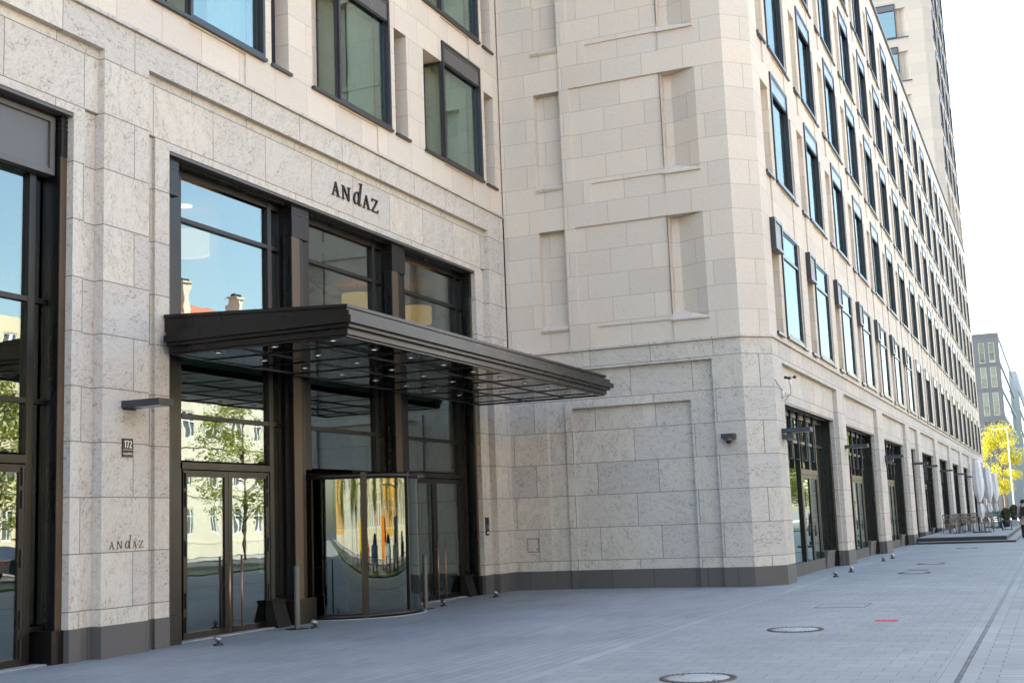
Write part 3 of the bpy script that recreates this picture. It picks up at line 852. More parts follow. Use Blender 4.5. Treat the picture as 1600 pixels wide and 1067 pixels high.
# ---- shop bays under the long wing ----------------------------------------------------------------
YGR = YR+.52
def shop_bays():
    first = None
    for a, b in BAYS:
        w = b-a-.26; x0, x1 = a+.10, b-.16
        f = MB('bronze'); y0, y1 = YGR-.06, YGR+.06
        xm = x1-1.52 if w > 5 else x1-.5
        f.box(x0-.1, x0+.35, y0, y1, 0, 4.22); f.box(x1-.30, x1+.1, y0, y1, 0, 4.22); f.box(xm-.06, xm+.06, y0-.02, y1, 0, 4.22)
        f.box(x0+.35, xm-.06, y0, y1, 4.1, 4.22); f.box(xm+.06, x1-.30, y0, y1, 4.1, 4.22)
        f.box(x0+.35, xm-.06, y0-.005, y1, 3.42, 3.50); f.box(xm+.06, x1-.30, y0-.005, y1, 3.42, 3.50)
        f.box(xm+.06, x1-.30, y0, y1, .44, .50)
        wide = w > 5
        if wide:
            f.box(xm-2.45, xm-.06, y0-.015, y1, 2.62, 2.76); f.box(xm-2.52, xm-2.42, y0-.01, y1, 0, 3.42)
            for q in (.9, 1.9, 3.0, 4.2, 5.2): f.box(x0+q, x0+q+.05, y0-.01, y1, 0 if q < 2 else 2.76, 4.1)
            f.box(x0+.35, xm-2.52, y0, y1, .0, .16)
        o = f.build('shop_window', street)
        g = MB('glass')
        if wide: g.box(x0+.35, xm-2.52, YGR-.006, YGR+.006, .16, 3.42); g.box(xm-2.42, xm-.06, YGR-.006, YGR+.006, 2.76, 3.42)
        else: g.box(x0+.35, xm-.06, YGR-.006, YGR+.006, .1, 3.42)
        g.box(x0+.35, xm-.06, YGR-.006, YGR+.006, 3.50, 4.1)
        g.box(xm+.06, x1-.30, YGR-.006, YGR+.006, .50, 3.42); g.box(xm+.06, x1-.30, YGR-.006, YGR+.006, 3.50, 4.1)
        g.build('pane', o)
        s = MB(['frameside', 'bronzeblack']); s.box(x0, x1, YR+.135, YR+.30, 4.25, 4.298, 0); s.box(x0, x1, YR+.30, YR+.60, 4.222, 4.297, 1); s.build('window_head', street)
        if wide:
            for q0, q1 in ((xm-2.40, xm-1.25), (xm-1.24, xm-.08)):
                d = MB('bronze'); d.ring(bx, q0, q1, .02, 2.61, .10, YGR-.07, YGR-.01); dd = d.build('door', street)
                MB('glass').box(q0+.1, q1-.1, YGR-.045, YGR-.035, .12, 2.51).build('pane', dd)
                h = MB('black'); hx = q1-.06 if q0 < xm-2 else q0+.06
                h.tube([(hx, YGR-.13, .95), (hx, YGR-.13, 1.25)], .014, 8); h.tube([(hx, YGR-.13, 1.1), (hx, YGR-.07, 1.1)], .01, 6); h.build('handle', dd)
            pl = MB('plinth'); p0, p1 = xm+.05, x1-.02
            ya, yb = YR+.37, YGR-.07
            pl.hexa([(p0, ya, 0), (p1, ya, 0), (p1, yb, 0), (p0, yb, 0)], [(p0, yb-.12, .42), (p1, yb-.12, .42), (p1, yb, .42), (p0, yb, .42)])
            pl.box(p0-.02, p1, yb-.14, yb, .42, .48); pl.build('sloped_plinth', street)
        for cx in (x0-.06, x1-.12):
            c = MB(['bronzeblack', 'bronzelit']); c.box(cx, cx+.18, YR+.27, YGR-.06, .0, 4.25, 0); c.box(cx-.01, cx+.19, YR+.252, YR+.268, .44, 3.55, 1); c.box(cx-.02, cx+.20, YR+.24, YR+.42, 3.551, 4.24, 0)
            c.build('bronze_column', street)
        if wide:                                  # hooked guide rods of the awnings
            for q in (2.3, 3.3, 4.4, 5.5):
                r_ = MB('black'); r_.tube([(x0+q, YR+.36, 4.23), (x0+q, YR+.36, 2.98), (x0+q-.5, YR+.36, 2.98)], .03, 6); r_.build('awning_rod', street)
shop_bays()

# ================================================================== TOWER
XT = 101.94
tower = thing('tower_building', 'tall pale stone tower rising above the far end of the long building', 'building', (XT, YR, ROOF)); ORG[tower.name] = (XT, YR, ROOF)
TTOP = 64.0
TROWS = [9.96+3.64*k for k in range(4, 15)]
def tower_walls():
    mb = MB(['towerstone'])
    z0 = ROOF+.11
    us = [YC, 7.62, 8.45, 10.9, 12.3, 13.1, 15.5, 18]; zs = [z0, TTOP]
    for r in TROWS: zs += [r, r+2.9, r+2.45]
    W2 = [(8.45, 10.9), (13.1, 15.5)]
    def f(u, z):
        for r in TROWS:
            for a, b in W2:
                if inn(a, b, u) and inn(r, r+2.9, z): return (.34, -1)
            if (inn(7.62, 8.45, u) or inn(12.3, 13.1, u)) and inn(r, r+2.45, z): return (.0, -1)
        return (0, 0)
    hwall(mb, (XT, 0, 0), (0, 1, 0), (1, 0, 0), us, [z for z in zs if z0 <= z <= TTOP], f)
    for r in TROWS:
        if r < z0: continue
        for y0, y1 in ((7.62, 8.45), (12.3, 13.1)):
            t = r+2.45; b = XT+.34
            mb.poly([(b, y1, r), (b, y1-.3, r), (b, y1-.3, t), (b, y1, t)], 0, (-1, 0, 0))
            mb.poly([(b, y1-.3, r), (XT, y0, r), (XT, y0, t), (b, y1-.3, t)], 0, (-1, 1, 0))
            mb.poly([(XT, y1, t), (b, y1, t), (b, y1-.3, t), (XT, y0, t)], 0, (0, 0, -1))
            mb.poly([(XT, y1, r), (b, y1, r), (b, y1-.3, r), (XT, y0, r)], 0, (0, 0, 1))
    mb.poly([(XT, YC, z0), (XT+.6, YR, z0), (XT+.6, YR, TTOP), (XT, YC, TTOP)], 0, (-1, -1, 0))
    us = [XT+.6, XE]; zs = [z0, TTOP]
    T0 = XT+1.2
    for k in range(4):
        c = T0+CP*k*.96; us += [c, c+.8, c+1.1, c+3.2, c+3.8]
    for r in TROWS: zs += [r, r+2.88, r+2.34]
    def g(u, z):
        k = int((u-T0)//(CP*.96))
        if 0 <= k < 4:
            q = u-T0-CP*.96*k
            for r in TROWS:
                if q < .8 and inn(r, r+2.34, z): return (.3, 0)
                if inn(1.1, 3.2, q) and inn(r, r+2.88, z): return (.38, -1)
                if inn(3.2, 3.8, q) and inn(r, r+2.34, z): return (.50, 0)
        return (0, 0)
    hwall(mb, (0, YR, 0), (1, 0, 0), (0, 1, 0), [u for u in us if u <= XE], [z for z in zs if z0 <= z <= TTOP], g)
    mb.poly([(XE, YR, 0+z0), (XE, 26, z0), (XE, 26, TTOP), (XE, YR, TTOP)], 0, (1, 0, 0))
    mb.poly([(XT, 26, z0), (XE, 26, z0), (XE, 26, TTOP), (XT, 26, TTOP)], 0, (0, 1, 0))
    mb.poly([(XT, 18, z0), (XT, 26, z0), (XT, 26, TTOP), (XT, 18, TTOP)], 0, (-1, 0, 0))
    mb.poly([(XT, YC, TTOP), (XT+.6, YR, TTOP), (XE, YR, TTOP), (XE, 26, TTOP), (XT, 26, TTOP)], 0, (0, 0, 1))
    mb.build('stone_wall', tower)
    src = None
    for k in range(4):
        for r in TROWS:
            if r < z0: continue
            if src is None: src = window_proto(tower, 1); o = src
            else: o = dup(src, tower)
            o.location = (T0+CP*.96*k+1.1-XT, 0, r-ROOF)
    # windows of the narrow side, seen above the roof
    s2 = None
    for r in TROWS:
        if r < z0: continue
        for y in (8.45, 13.1):
            if s2 is None:
                f_ = MB('frame')
                rp = lambda m, a, b, d0, d1, c, d, mat=0: m.box(d0, d1, a, b, c, d, mat)
                f_.ring(rp, .0, 2.43, 0, 2.88, .09, -.04, .34)
                s2 = f_.build('window', tower, (0, 0, 0))
                MB('glass').box(.12, .13, .09, 2.34, .09, 2.35).build('pane', s2, (0, 0, 0))
                MB('blind').box(-.02, .14, .092, 2.338, 2.36, 2.788).build('blind_box', s2, (0, 0, 0))
                MB('frame').box(-.08, .0, -.88, 2.47, -.07, -.005).build('sill', s2, (0, 0, 0)); o = s2
            else: o = dup(s2, tower)
            o.location = (0, y-YR, r-ROOF)
    mb = MB('room'); mb.box(XT+3, XT+3.2, YR+3, 25, ROOF+.2, TTOP-.3); mb.box(XT+3.2, XE-.3, YR+3, YR+3.2, ROOF+.2, TTOP-.3)
    for r in TROWS:
        if r > z0: mb.box(XT+.4, XE-.3, YR+.4, 25, r-.7, r-.4)
    mb.build('interior', tower)
tower_walls()

# ================================================================== CANOPY
def canopy():
    X0, X1, Y0 = 15.45, 26.78, 9.11
    t = thing('entrance_canopy', 'dark bronze flat canopy with stepped edge over the hotel doors', 'canopy', (21, YL, 4.38)); ORG[t.name] = (21, YL, 4.38)
    def tier(o, z0, z1, z1b=None, name='fascia_tier'):
        a, b, c = X0-o, X1+o, Y0-o
        yb = YL+.09 if o < .01 else YL-.004
        mb = MB('canopy'); zb = z1 if z1b is None else z1b
        if o >= .01:                                   # hollow ring: three sides
            w = .22+o
            mb.box(a, a+w, c+w, yb, z0, z1); mb.box(b-w, b, c+w, yb, z0, z1); mb.box(a, b, c, c+w, z0, z1)
        else:
            mb.hexa([(a, c, z0), (b, c, z0), (b, yb, z0), (a, yb, z0)], [(a, c, z1), (b, c, z1), (b, yb, zb), (a, yb, zb)])
        mb.build(name, t)
    fr = MB('canopy')
    fr.ring(lambda m_, a, b, d0, d1, c, d, mat=0: m_.box(a, b, c, d, d0, d1, mat), X0+.03, X1-.03, Y0+.03, YL-.01, .07, 4.368, 4.3995); fr.build('soffit_frame', t)
    for o, z0, z1 in ((0.012, 4.40, 4.49), (.083, 4.492, 4.545), (.145, 4.547, 4.65), (.083, 4.652, 4.735)): tier(o, z0, z1)
    tier(-.005, 4.737, 4.785, 4.94, 'roof_deck'); 
    mb = MB('canopy'); a, b = X0-.02, X1+.02
    mb.hexa([(a, Y0-.02, 4.788), (b, Y0-.02, 4.788), (b, YL+.09, 4.945), (a, YL+.09, 4.945)], [(a, Y0-.02, 4.835), (b, Y0-.02, 4.835), (b, YL+.09, 5.0), (a, YL+.09, 5.0)])
    mb.build('roof_edge', t)
    # seams in the front fascia
    for k, x in enumerate((19.3, 23.2)):
        for o, z0, z1, q in ((.012, 4.40, 4.49, 0), (.145, 4.55, 4.65, .1), (.083, 4.655, 4.735, .05), (.02, 4.79, 4.834, -.05)):
            MB('canopyrib').box(x+q*.6, x+q*.6+.008, Y0-o-.0015, Y0-o+.001, z0, z1).build('fascia_seam', t)
    # glossy ceiling and ribs
    MB('soffit').box(X0+.10, X1-.10, Y0+.10, YL-.08, 4.385, 4.398).build('ceiling_panel', t)
    xr = [16.38+1.215*k for k in range(9)]
    for x in xr: MB('canopyrib').box(x-.024, x+.024, Y0+.101, YL-.082, 4.372, 4.384).build('ceiling_rib', t)
    for y in (10.05, 11.07):
        MB('canopyrib').box(X0+.101, X1-.101, y-.023, y+.023, 4.370, 4.383).build('ceiling_rib', t)
    l0 = None
    for k in range(9):
        for y in (9.54, 10.56, 11.58):
            if l0 is None:
                m = MB(['steel', 'spotglow']); m.lathe((0, 0, 0), [(.045, 0), (.062, 0), (.062, .012), (.045, .012)], 16, 0); m.lathe((0, 0, .004), [(.0, 0), (.034, 0)], 16, 1); m.lathe((0, 0, .004), [(.034, 0), (.046, 0)], 16, 0)
                l0 = m.build('downlight', t, (0, 0, 0)); o = l0
            else: o = dup(l0, t)
            o.location = (15.77+1.215*k-21, y-YL, 4.3725-4.38)
canopy()

# ================================================================== REVOLVING DOOR
def revolving():
    cx, cy, Rr = 21.44, 12.77, 1.43
    t = thing('revolving_door', 'curved glass revolving door drum under the canopy', 'door', (cx, cy, 0)); ORG[t.name] = (cx, cy, 0)
    a0, a1 = -math.pi+.02, -.02
    g = MB('drumglass')
    for x0, x1 in ((a0, R(-136.5)), (R(-134.5), R(-95.5)), (R(-94.5), R(-46)), (R(-44), a1)):
        n = max(6, int((x1-x0)/R(2.2)))
        g.lathe((cx, cy, 0), [(Rr, .10), (Rr, 2.55)], n, 0, x0, x1); g.lathe((cx, cy, 0), [(Rr-.012, 2.55), (Rr-.012, .10)], n, 0, x0, x1)
    g.build('drum_glass', t)
    top = MB('bronze'); top.lathe((cx, cy, 0), [(Rr-.05, 2.55), (Rr+.03, 2.55), (Rr+.03, 2.66), (0, 2.665)], 60, 0, -math.pi, 0)
    top.lathe((cx, cy, 0), [(0, 2.552), (Rr-.05, 2.55)], 60, 0, -math.pi, 0); top.build('drum_roof', t)
    b = MB('bronze'); b.lathe((cx, cy, 0), [(Rr-.05, .10), (Rr-.05, .004), (Rr+.03, .004), (Rr+.03, .10), (Rr-.05, .10)], 60, 0, -math.pi, 0); b.build('base_rail', t)
    th = MB('edgestrip'); th.lathe((cx, cy, 0), [(Rr+.04, .003), (Rr+.04, .018), (Rr+.11, .018), (Rr+.11, .003)], 60, 0, -math.pi, 0); th.build('threshold', t)
    for a, w in ((-135.5, .055), (-45, .065), (-95, .022), (-176, .05), (-4, .05)):
        a = R(a); c, s = math.cos(a), math.sin(a)
        p = MB('bronze')
        q = [(cx+c*r-s*k, cy+s*r+c*k) for r, k in ((Rr-.05, -w), (Rr+.035, -w), (Rr+.035, w), (Rr-.05, w))]
        p.hexa([(*x, .004) for x in q], [(*x, 2.67) for x in q]); p.build('post', t, recalc=True)
    # three wings round a centre shaft
    MB('bronze').tube([(cx, cy, .01), (cx, cy, 2.55)], .05, 12).build('shaft', t)
    for a in (R(-150), R(-30), R(90)):
        c, s = math.cos(a), math.sin(a); L = Rr-.09
        def slab(m, r0, r1, z0, z1, w, mat=0):
            q = [(cx+c*r-s*k, cy+s*r+c*k) for r, k in ((r0, -w), (r1, -w), (r1, w), (r0, w))]
            m.hexa([(*x, z0) for x in q], [(*x, z1) for x in q], mat)
        f = MB('bronze'); slab(f, .06, L, .03, .13, .022); slab(f, .06, L, 2.42, 2.53, .022); slab(f, L-.07, L, .13, 2.42, .022)
        o = f.build('door_wing', t, recalc=True)
        g2 = MB('drumglass'); slab(g2, .06, L-.07, .13, 2.42, .005); g2.build('pane', o, recalc=True)
        h = MB('steel'); slab(h, .35, L-.15, 1.02, 1.05, .05); h.build('push_bar', o, recalc=True)
    for a in (-72, -38):
        a = R(a); c, s = math.cos(a), math.sin(a)
        q = [(cx+c*r-s*k, cy+s*r+c*k) for r, k in ((Rr+.03, -.16), (Rr+.13, -.13), (Rr+.13, .13), (Rr+.03, .16))]
        m = MB('black'); m.hexa([(*x, 2.56) for x in q], [(*x, 2.63) for x in q]); m.build('sensor', t, recalc=True)
revolving()

# ================================================================== wall fittings
def arm_lamp(proto=[None], loc=None, label='', rz=0):
    if proto[0] is None:
        t = thing('wall_lamp', label, 'wall lamp', loc, 'dark arm lamps on the stone pillars')
        MB('lampmetal').box(0, .33, -.67, 0, 0, .098).build('lamp_arm', t, (0, 0, 0))
        MB('lens').box(.04, .29, -.62, -.2, -.006, .0).build('lens', t, (0, 0, 0))
        MB('lampmetal').box(.03, .30, -.012, -.0, -.03, -.001).build('wall_plate', t, (0, 0, 0))
        proto[0] = t; return t
    return dup(proto[0], None, loc, None, label)
arm_lamp(loc=(14.375, YL, 3.49), label='dark arm lamp on the left pillar above the 172 plaque')
ordn = ['nearest the chamfered corner, above a dome camera', 'second from the chamfered corner', 'third from the chamfered corner, above a dome camera',
        'fourth from the chamfered corner', 'fifth from the chamfered corner', 'sixth from the chamfered corner', 'seventh from the chamfered corner',
        'eighth from the chamfered corner', 'ninth from the chamfered corner']
for x, s in zip((29.58, 39.2, 48.95, 58.6, 63.6, 73.1, 83.4, 93.4, 103.3), ordn):
    arm_lamp(loc=(x, YR, 3.47), label='dark arm lamp on the long wall, '+s)

def dome_camera(loc, rz, label, proto=[None]):
    if proto[0]: return dup(proto[0], None, loc, rz, label)
    t = thing('security_camera', label, 'camera', loc, 'dome cameras on the facades', rz)
    MB('lampmetal').box(-.15, .15, -.27, 0, 0, .11).build('housing', t, (0, 0, 0))
    m = MB('steel'); m.lathe((0, -.14, 0), [(.085, 0), (.085, -.03), (.06, -.045)], 16); m.build('mount_ring', t, (0, 0, 0))
    m = MB('black'); m.lathe((0, -.14, -.045), [(.0, -.075), (.035, -.065), (.058, -.035), (.062, 0)], 16); m.build('dome', t, (0, 0, 0))
    proto[0] = t; return t
dome_camera((XP, 6.765, 3.34), R(-90), 'dome camera on the grey side wall right of the framed panel')
dome_camera((29.75, YR, 3.325), 0, 'dome camera under the arm lamp nearest the chamfered corner')
dome_camera((49.1, YR, 3.325), 0, 'dome camera under the third arm lamp of the long wall')

def intercom():
    y = YL+.11
    t = thing('intercom', 'narrow black intercom panel on the right door surround', 'intercom', (27.17, y, 1.36)); ORG[t.name] = (27.17, y, 1.36)
    MB('black').box(27.10, 27.26, y-.03, y, 1.36, 1.78).build('panel', t)
    MB('white').box(27.135, 27.225, y-.034, y-.0305, 1.40, 1.44).build('label_strip', t)
    m = MB('steel'); m.box(27.14, 27.22, y-.036, y-.0305, 1.50, 1.60); m.build('keypad', t)
    m = MB('grille'); m.box(27.13, 27.23, y-.033, y-.0305, 1.64, 1.74); m.build('speaker_grille', t)
intercom()
def access_panel():
    t = thing('access_panel', 'small square hatch low on the grey side wall', 'hatch', (XP, 11.76, .9)); ORG[t.name] = (XP, 11.76, .9)
    MB('low').box(XP-.004, XP+.01, 11.625, 11.895, .915, 1.215).build('cover', t)
    m = MB('black'); rp = lambda m_, a, b, d0, d1, c, d, mat=0: m_.box(d0, d1, a, b, c, d, mat)
    m.ring(rp, 11.61, 11.91, .90, 1.23, .014, XP-.003, XP+.01); m.build('frame', t)
    MB('black').box(XP-.007, XP-.003, 11.64, 11.67, .95, .98).build('lock', t)
access_panel()
def weather_station():
    x, z = 30.55, 4.55; y = YR+.12
    t = thing('wind_sensor', 'small black and white cup anemometer beside the first arm lamp', 'sensor', (x, y, z)); ORG[t.name] = (x, y, z)
    m = MB('steel'); m.tube([(x, y, z-.12), (x, y-.16, z-.14), (x, y-.22, z-.10), (x, y-.22, z+.10)], .010, 6); m.build('bracket', t)
    m = MB('white'); m.lathe((x, y-.22, z+.10), [(.0, 0), (.035, 0), (.035, .13), (.02, .15), (0, .15)], 12); m.build('body', t)
    m = MB('black'); m.tube([(x, y-.22, z+.25), (x, y-.22, z+.30)], .012, 6)
    for k in range(3):
        a = R(20+120*k); e = (x+.12*math.cos(a), y-.22+.12*math.sin(a), z+.30)
        m.tube([(x, y-.22, z+.30), e], .007, 5); m.lathe((e[0], e[1], e[2]-.04), [(0, 0), (.035, .01), (.05, .04), (.035, .07), (0, .08)], 10)
    m.build('cups', t)
    m = MB('black'); m.tube([(XC+.02, YR-.012, z+.14), (XC+.35, YR-.012, z+.05), (XC+.8, YR-.012, z-.05), (XC+.98, y-.02, z-.06), (XC+1.1, y-.02, z-.3), (x, y-.08, z-.25), (x, y-.16, z-.14)], .006, 5); m.build('cable', t)
    m = MB('white'); m.tube([(XC+.78, YR-.03, z-.25), (XC+.78, YR-.03, z-.06)], .028, 8); m.build('light_sensor', t)
weather_station()

# ================================================================== bollards, ground lights, covers
def bollard(loc, label, proto=[None]):
    if proto[0]: return dup(proto[0], None, loc, None, label)
    t = thing('bollard', label, 'bollard', loc, 'slim steel bollards beside the revolving door')
    m = MB('frameside'); m.lathe((0, 0, 0), [(.047, .008), (.047, 1.04), (.04, 1.055), (0, 1.057)], 20); m.build('post', t, (0, 0, 0))
    m = MB('black'); m.lathe((0, 0, 0), [(.20, .002), (.20, .010), (.0, .011)], 24); m.build('floor_plate', t, (0, 0, 0))
    m = MB('black'); m.box(.045, .055, -.012, .012, .93, .99); m.build('button', t, (0, 0, 0))
    proto[0] = t; return t
bollard((18.46, 11.97, 0), 'slim steel bollard left of the revolving door beside the bronze column')
bollard((22.73, 11.73, 0), 'slim steel bollard behind the right post of the revolving door')
def spotlight(loc, label, proto=[None], rz=0):
    if proto[0]: return dup(proto[0], None, loc, rz, label)
    t = thing('ground_spotlight', label, 'spotlight', loc, 'small spotlights standing along the foot of the walls')
    m = MB('black'); m.lathe((0, 0, 0), [(.075, .001), (.075, .025), (.06, .036), (.0, .038)], 16); m.tube([(0, 0, .03), (0, 0, .08)], .02, 8); m.build('foot', t, (0, 0, 0))
    m = MB('steel'); m.tube([(.0, -.045, .075), (0, -.015, .088), (0, .025, .105), (0, .05, .12)], [.022, .04, .044, .04], 14); m.build('lamp_head', t, (0, 0, 0))
    m = MB('lens'); m.tube([(0, .0495, .1196), (0, .053, .1215)], .034, 14); m.build('lens', t, (0, 0, 0))
    proto[0] = t; return t
for x, y, s, rz in ((15.79, 11.62, 'in front of the left glass doors', 0), (18.58, 11.70, 'between the slim bollard and the revolving door', .8), (23.42, 11.67, 'in front of the copper handled right doors', -.4),
                (26.04, 11.67, 'below the intercom at the inner corner', .4), (32.05, 5.17, 'nearest on the long wall, with bright head', .2), (34.32, 5.13, 'second along the long wall', 2.5),
                (40.82, 5.10, 'third along the long wall', .2), (42.84, 5.07, 'fourth along the long wall', 2.5)):
    spotlight((x, y, 0), 'small ground spotlight '+s, rz=rz)
def manhole(loc, label, proto=[None]):
    if proto[0]: return dup(proto[0], None, loc, random.random()*6, label)
    t = thing('manhole_cover', label, 'manhole', loc, 'round manhole covers in the pavement')
    m = MB('iron'); m.lathe((0, 0, 0), [(.325, .006), (.325, .010), (.395, .010), (.395, .002)], 40)
    for k in range(36):
        a = 2*math.pi*k/36; m.tube([(.345*math.cos(a), .345*math.sin(a), .011), (.385*math.cos(a), .385*math.sin(a), .011)], .006, 4)
    m.build('rim', t, (0, 0, 0))
    m = MB('lid'); m.lathe((0, 0, 0), [(.322, .004), (.318, .009), (.0, .009)], 40); m.build('lid', t, (0, 0, 0))
    m = MB('black')
    for a in (.9, .9+math.pi): m.box(.27*math.cos(a)-.035, .27*math.cos(a)+.035, .27*math.sin(a)-.012, .27*math.sin(a)+.012, .0095, .0105)
    m.build('lifting_slot', t, (0, 0, 0))
    proto[0] = t; return t
for x, y, s in ((12.81, 3.52, 'nearest, at the lower edge of the photo'), (18.09, 3.53, 'second nearest, left of the red paint mark'), (33.2, 3.43, 'third along the pavement, before the dark gutter grate'),
                (38.2, 3.47, 'fourth along the pavement, beyond the dark gutter grate'), (51.0, 3.30, 'farthest, close to the terrace steps')):
    manhole((x, y, 0), 'round pale manhole cover, '+s)
def inspection():
    t = thing('inspection_cover', 'rectangular paved inspection cover flush with the pavement', 'manhole', (22.5, 3.55, 0)); ORG[t.name] = (22.5, 3.55, 0)
    MB('paver').box(22.1, 23.0, 3.15, 3.95, .0, .004).build('paved_lid', t)
    m = MB('iron'); pz = lambda m_, a, b, d0, d1, c, d, mat=0: m_.box(c, d, a, b, d0, d1, mat)
    m.ring(pz, 3.13, 3.97, 22.08, 23.02, .02, .0, .005); m.build('rim', t)
inspection()
m = MB('black'); m.box(34.75, 34.97, 3.24, 3.76, .0, .006); tag(m.build('gutter_grate', None, (34.86, 3.5, 0)), 'narrow dark gutter grate between two manhole covers', 'grate')
def red_mark():
    mb = MB('red'); rnd = random.Random(3)
    for k in range(16):
        y = 2.30+.33*k/16
        a, b = 19.42+rnd.uniform(-.05, .03), 19.62+rnd.uniform(-.05, .10)
        mb.poly([(a, y, .004), (b, y+rnd.uniform(-.004, .004), .004), (b, y+.024, .004), (a, y+.024, .004)], 0, (0, 0, 1))
    tag(mb.build('paint_mark', None, (19.5, 2.47, 0)), 'small red paint mark on the grey pavement', 'marking')
red_mark()
def drain():
    t = thing('slot_drain', 'long thin slot drain with dark gap along the kerb strip', 'drain', (12, 1.02, 0)); ORG[t.name] = (12, 1.02, 0)
    MB('black').box(-5, 200, 1.000, 1.034, .0, .0035).build('slot', t)
    m = MB('lampmetal'); m.box(-5, 200, .992, .999, .0, .005); m.box(-5, 200, 1.035, 1.042, .0, .005); m.build('edge_rail', t)
drain()

# ================================================================== TERRACE
def terrace():
    t = thing('terrace', 'low dark stone terrace with two steps in front of the far shop bays', 'terrace', (57.5, 3.4, 0)); ORG[t.name] = (57.5, 3.4, 0)
    MB('riser').box(57.52, 97, 1.75, 5.72, .0, .07).build('step', t); MB('paver').box(57.5, 97, 1.73, 5.72, .071, .10).build('tread', t)
    MB('riser').box(57.97, 96.6, 2.10, 5.70, .102, .249).build('platform', t); MB('paver').box(57.95, 96.6, 2.08, 5.70, .25, .28).build('paved_top', t)
terrace()
TZ = .28
def bistro_chair(mat, label, group, loc, rz, protos={}):
    if mat in protos: return dup(protos[mat], None, loc, rz, label)
    t = thing('bistro_chair', label, 'chair', loc, group, rz)
    for sx in (-.2, .2):
        MB(mat).tube([(sx, -.2, 0), (sx*.9, -.17, .44)], .02, 6).build('leg', t, (0, 0, 0))
        MB(mat).tube([(sx*1.1, .26, 0), (sx, .2, .44), (sx*.95, .27, .88)], .02, 6).build('leg', t, (0, 0, 0))
    m = MB(mat); m.hexa([(-.22, -.22, .43), (.22, -.22, .43), (.2, .21, .43), (-.2, .21, .43)], [(-.22, -.22, .46), (.22, -.22, .46), (.2, .21, .46), (-.2, .21, .46)]); m.build('seat', t, (0, 0, 0))
    m = MB(mat); m.tube([(-.19, .27, .80), (-.15, .30, .87), (0, .315, .90), (.15, .30, .87), (.19, .27, .80)], .024, 6)
    for k in range(-3, 4): m.tube([(k*.05, .22, .50), (k*.05+.10*(1 if k < 0 else -1), .30, .86)], .012, 4)
    m.tube([(-.19, .21, .52), (0, .235, .52), (.19, .21, .52)], .010, 5); m.build('backrest', t, (0, 0, 0))
    for sx in (-1, 1):
        MB(mat).tube([(sx*.20, .25, .68), (sx*.25, .05, .68), (sx*.24, -.16, .66), (sx*.2, -.19, .46)], .012, 6).build('armrest', t, (0, 0, 0))
    protos[mat] = t; return t
G1 = 'brown cane chairs on the terrace'
for x, y, rz, s in ((64.0, 4.62, R(100), 'leftmost and nearest on the terrace'), (66.0, 4.95, R(60), 'behind the leftmost chair near the wall'), (65.6, 4.05, R(-80), 'in the middle of the front table'),
                    (64.9, 3.20, R(-110), 'right of the first parasol pole'), (67.6, 3.30, R(-60), 'behind the chair right of the first parasol'), (67.8, 4.35, R(80), 'behind the front table'),
                    (69.5, 4.95, R(110), 'at the back by the wall pillar'), (70.5, 4.1, R(-100), 'in the second row behind the first parasol')):
    bistro_chair('cane', 'brown cane chair '+s, G1, (x, y, TZ), rz)
for x, y, rz, s in ((73.5, 3.05, R(90), 'nearest, right of the second parasol'), (75.5, 3.25, R(-90), 'second, behind the nearest green chair'), (77.5, 2.9, R(70), 'farthest, beside the planters'), (74.6, 3.7, R(120), 'between second parasol and brown chairs')):
    bistro_chair('teal', 'dark green chair '+s, 'green chairs on the terrace', (x, y, TZ), rz)
def cafe_table(mat, label, loc, group, protos={}):
    if mat in protos: return dup(protos[mat], None, loc, None, label)
    t = thing('cafe_table', label, 'table', loc, group)
    MB(mat).box(-.4, .4, -.4, .4, .70, .735).build('tabletop', t, (0, 0, 0))
    m = MB('black'); m.tube([(0, 0, .02), (0, 0, .70)], .035, 8); m.build('pedestal', t, (0, 0, 0))
    m = MB('black'); m.box(-.3, .3, -.04, .04, .0, .03); m.box(-.04, .04, -.3, -.04, 0, .03); m.box(-.04, .04, .04, .3, 0, .03); m.build('foot', t, (0, 0, 0))
    protos[mat] = t; return t
G2 = 'small square tables on the terrace'
cafe_table('frameside', 'square grey table beside the leftmost brown chair', (65.0, 4.45, TZ), G2)
cafe_table('frameside', 'square grey table left of the first parasol pole', (66.3, 3.62, TZ), G2)
cafe_table('frameside', 'square grey table behind the front tables', (69.2, 4.3, TZ), G2)
cafe_table('teal', 'square green table among the green chairs', (74.8, 2.95, TZ), G2)
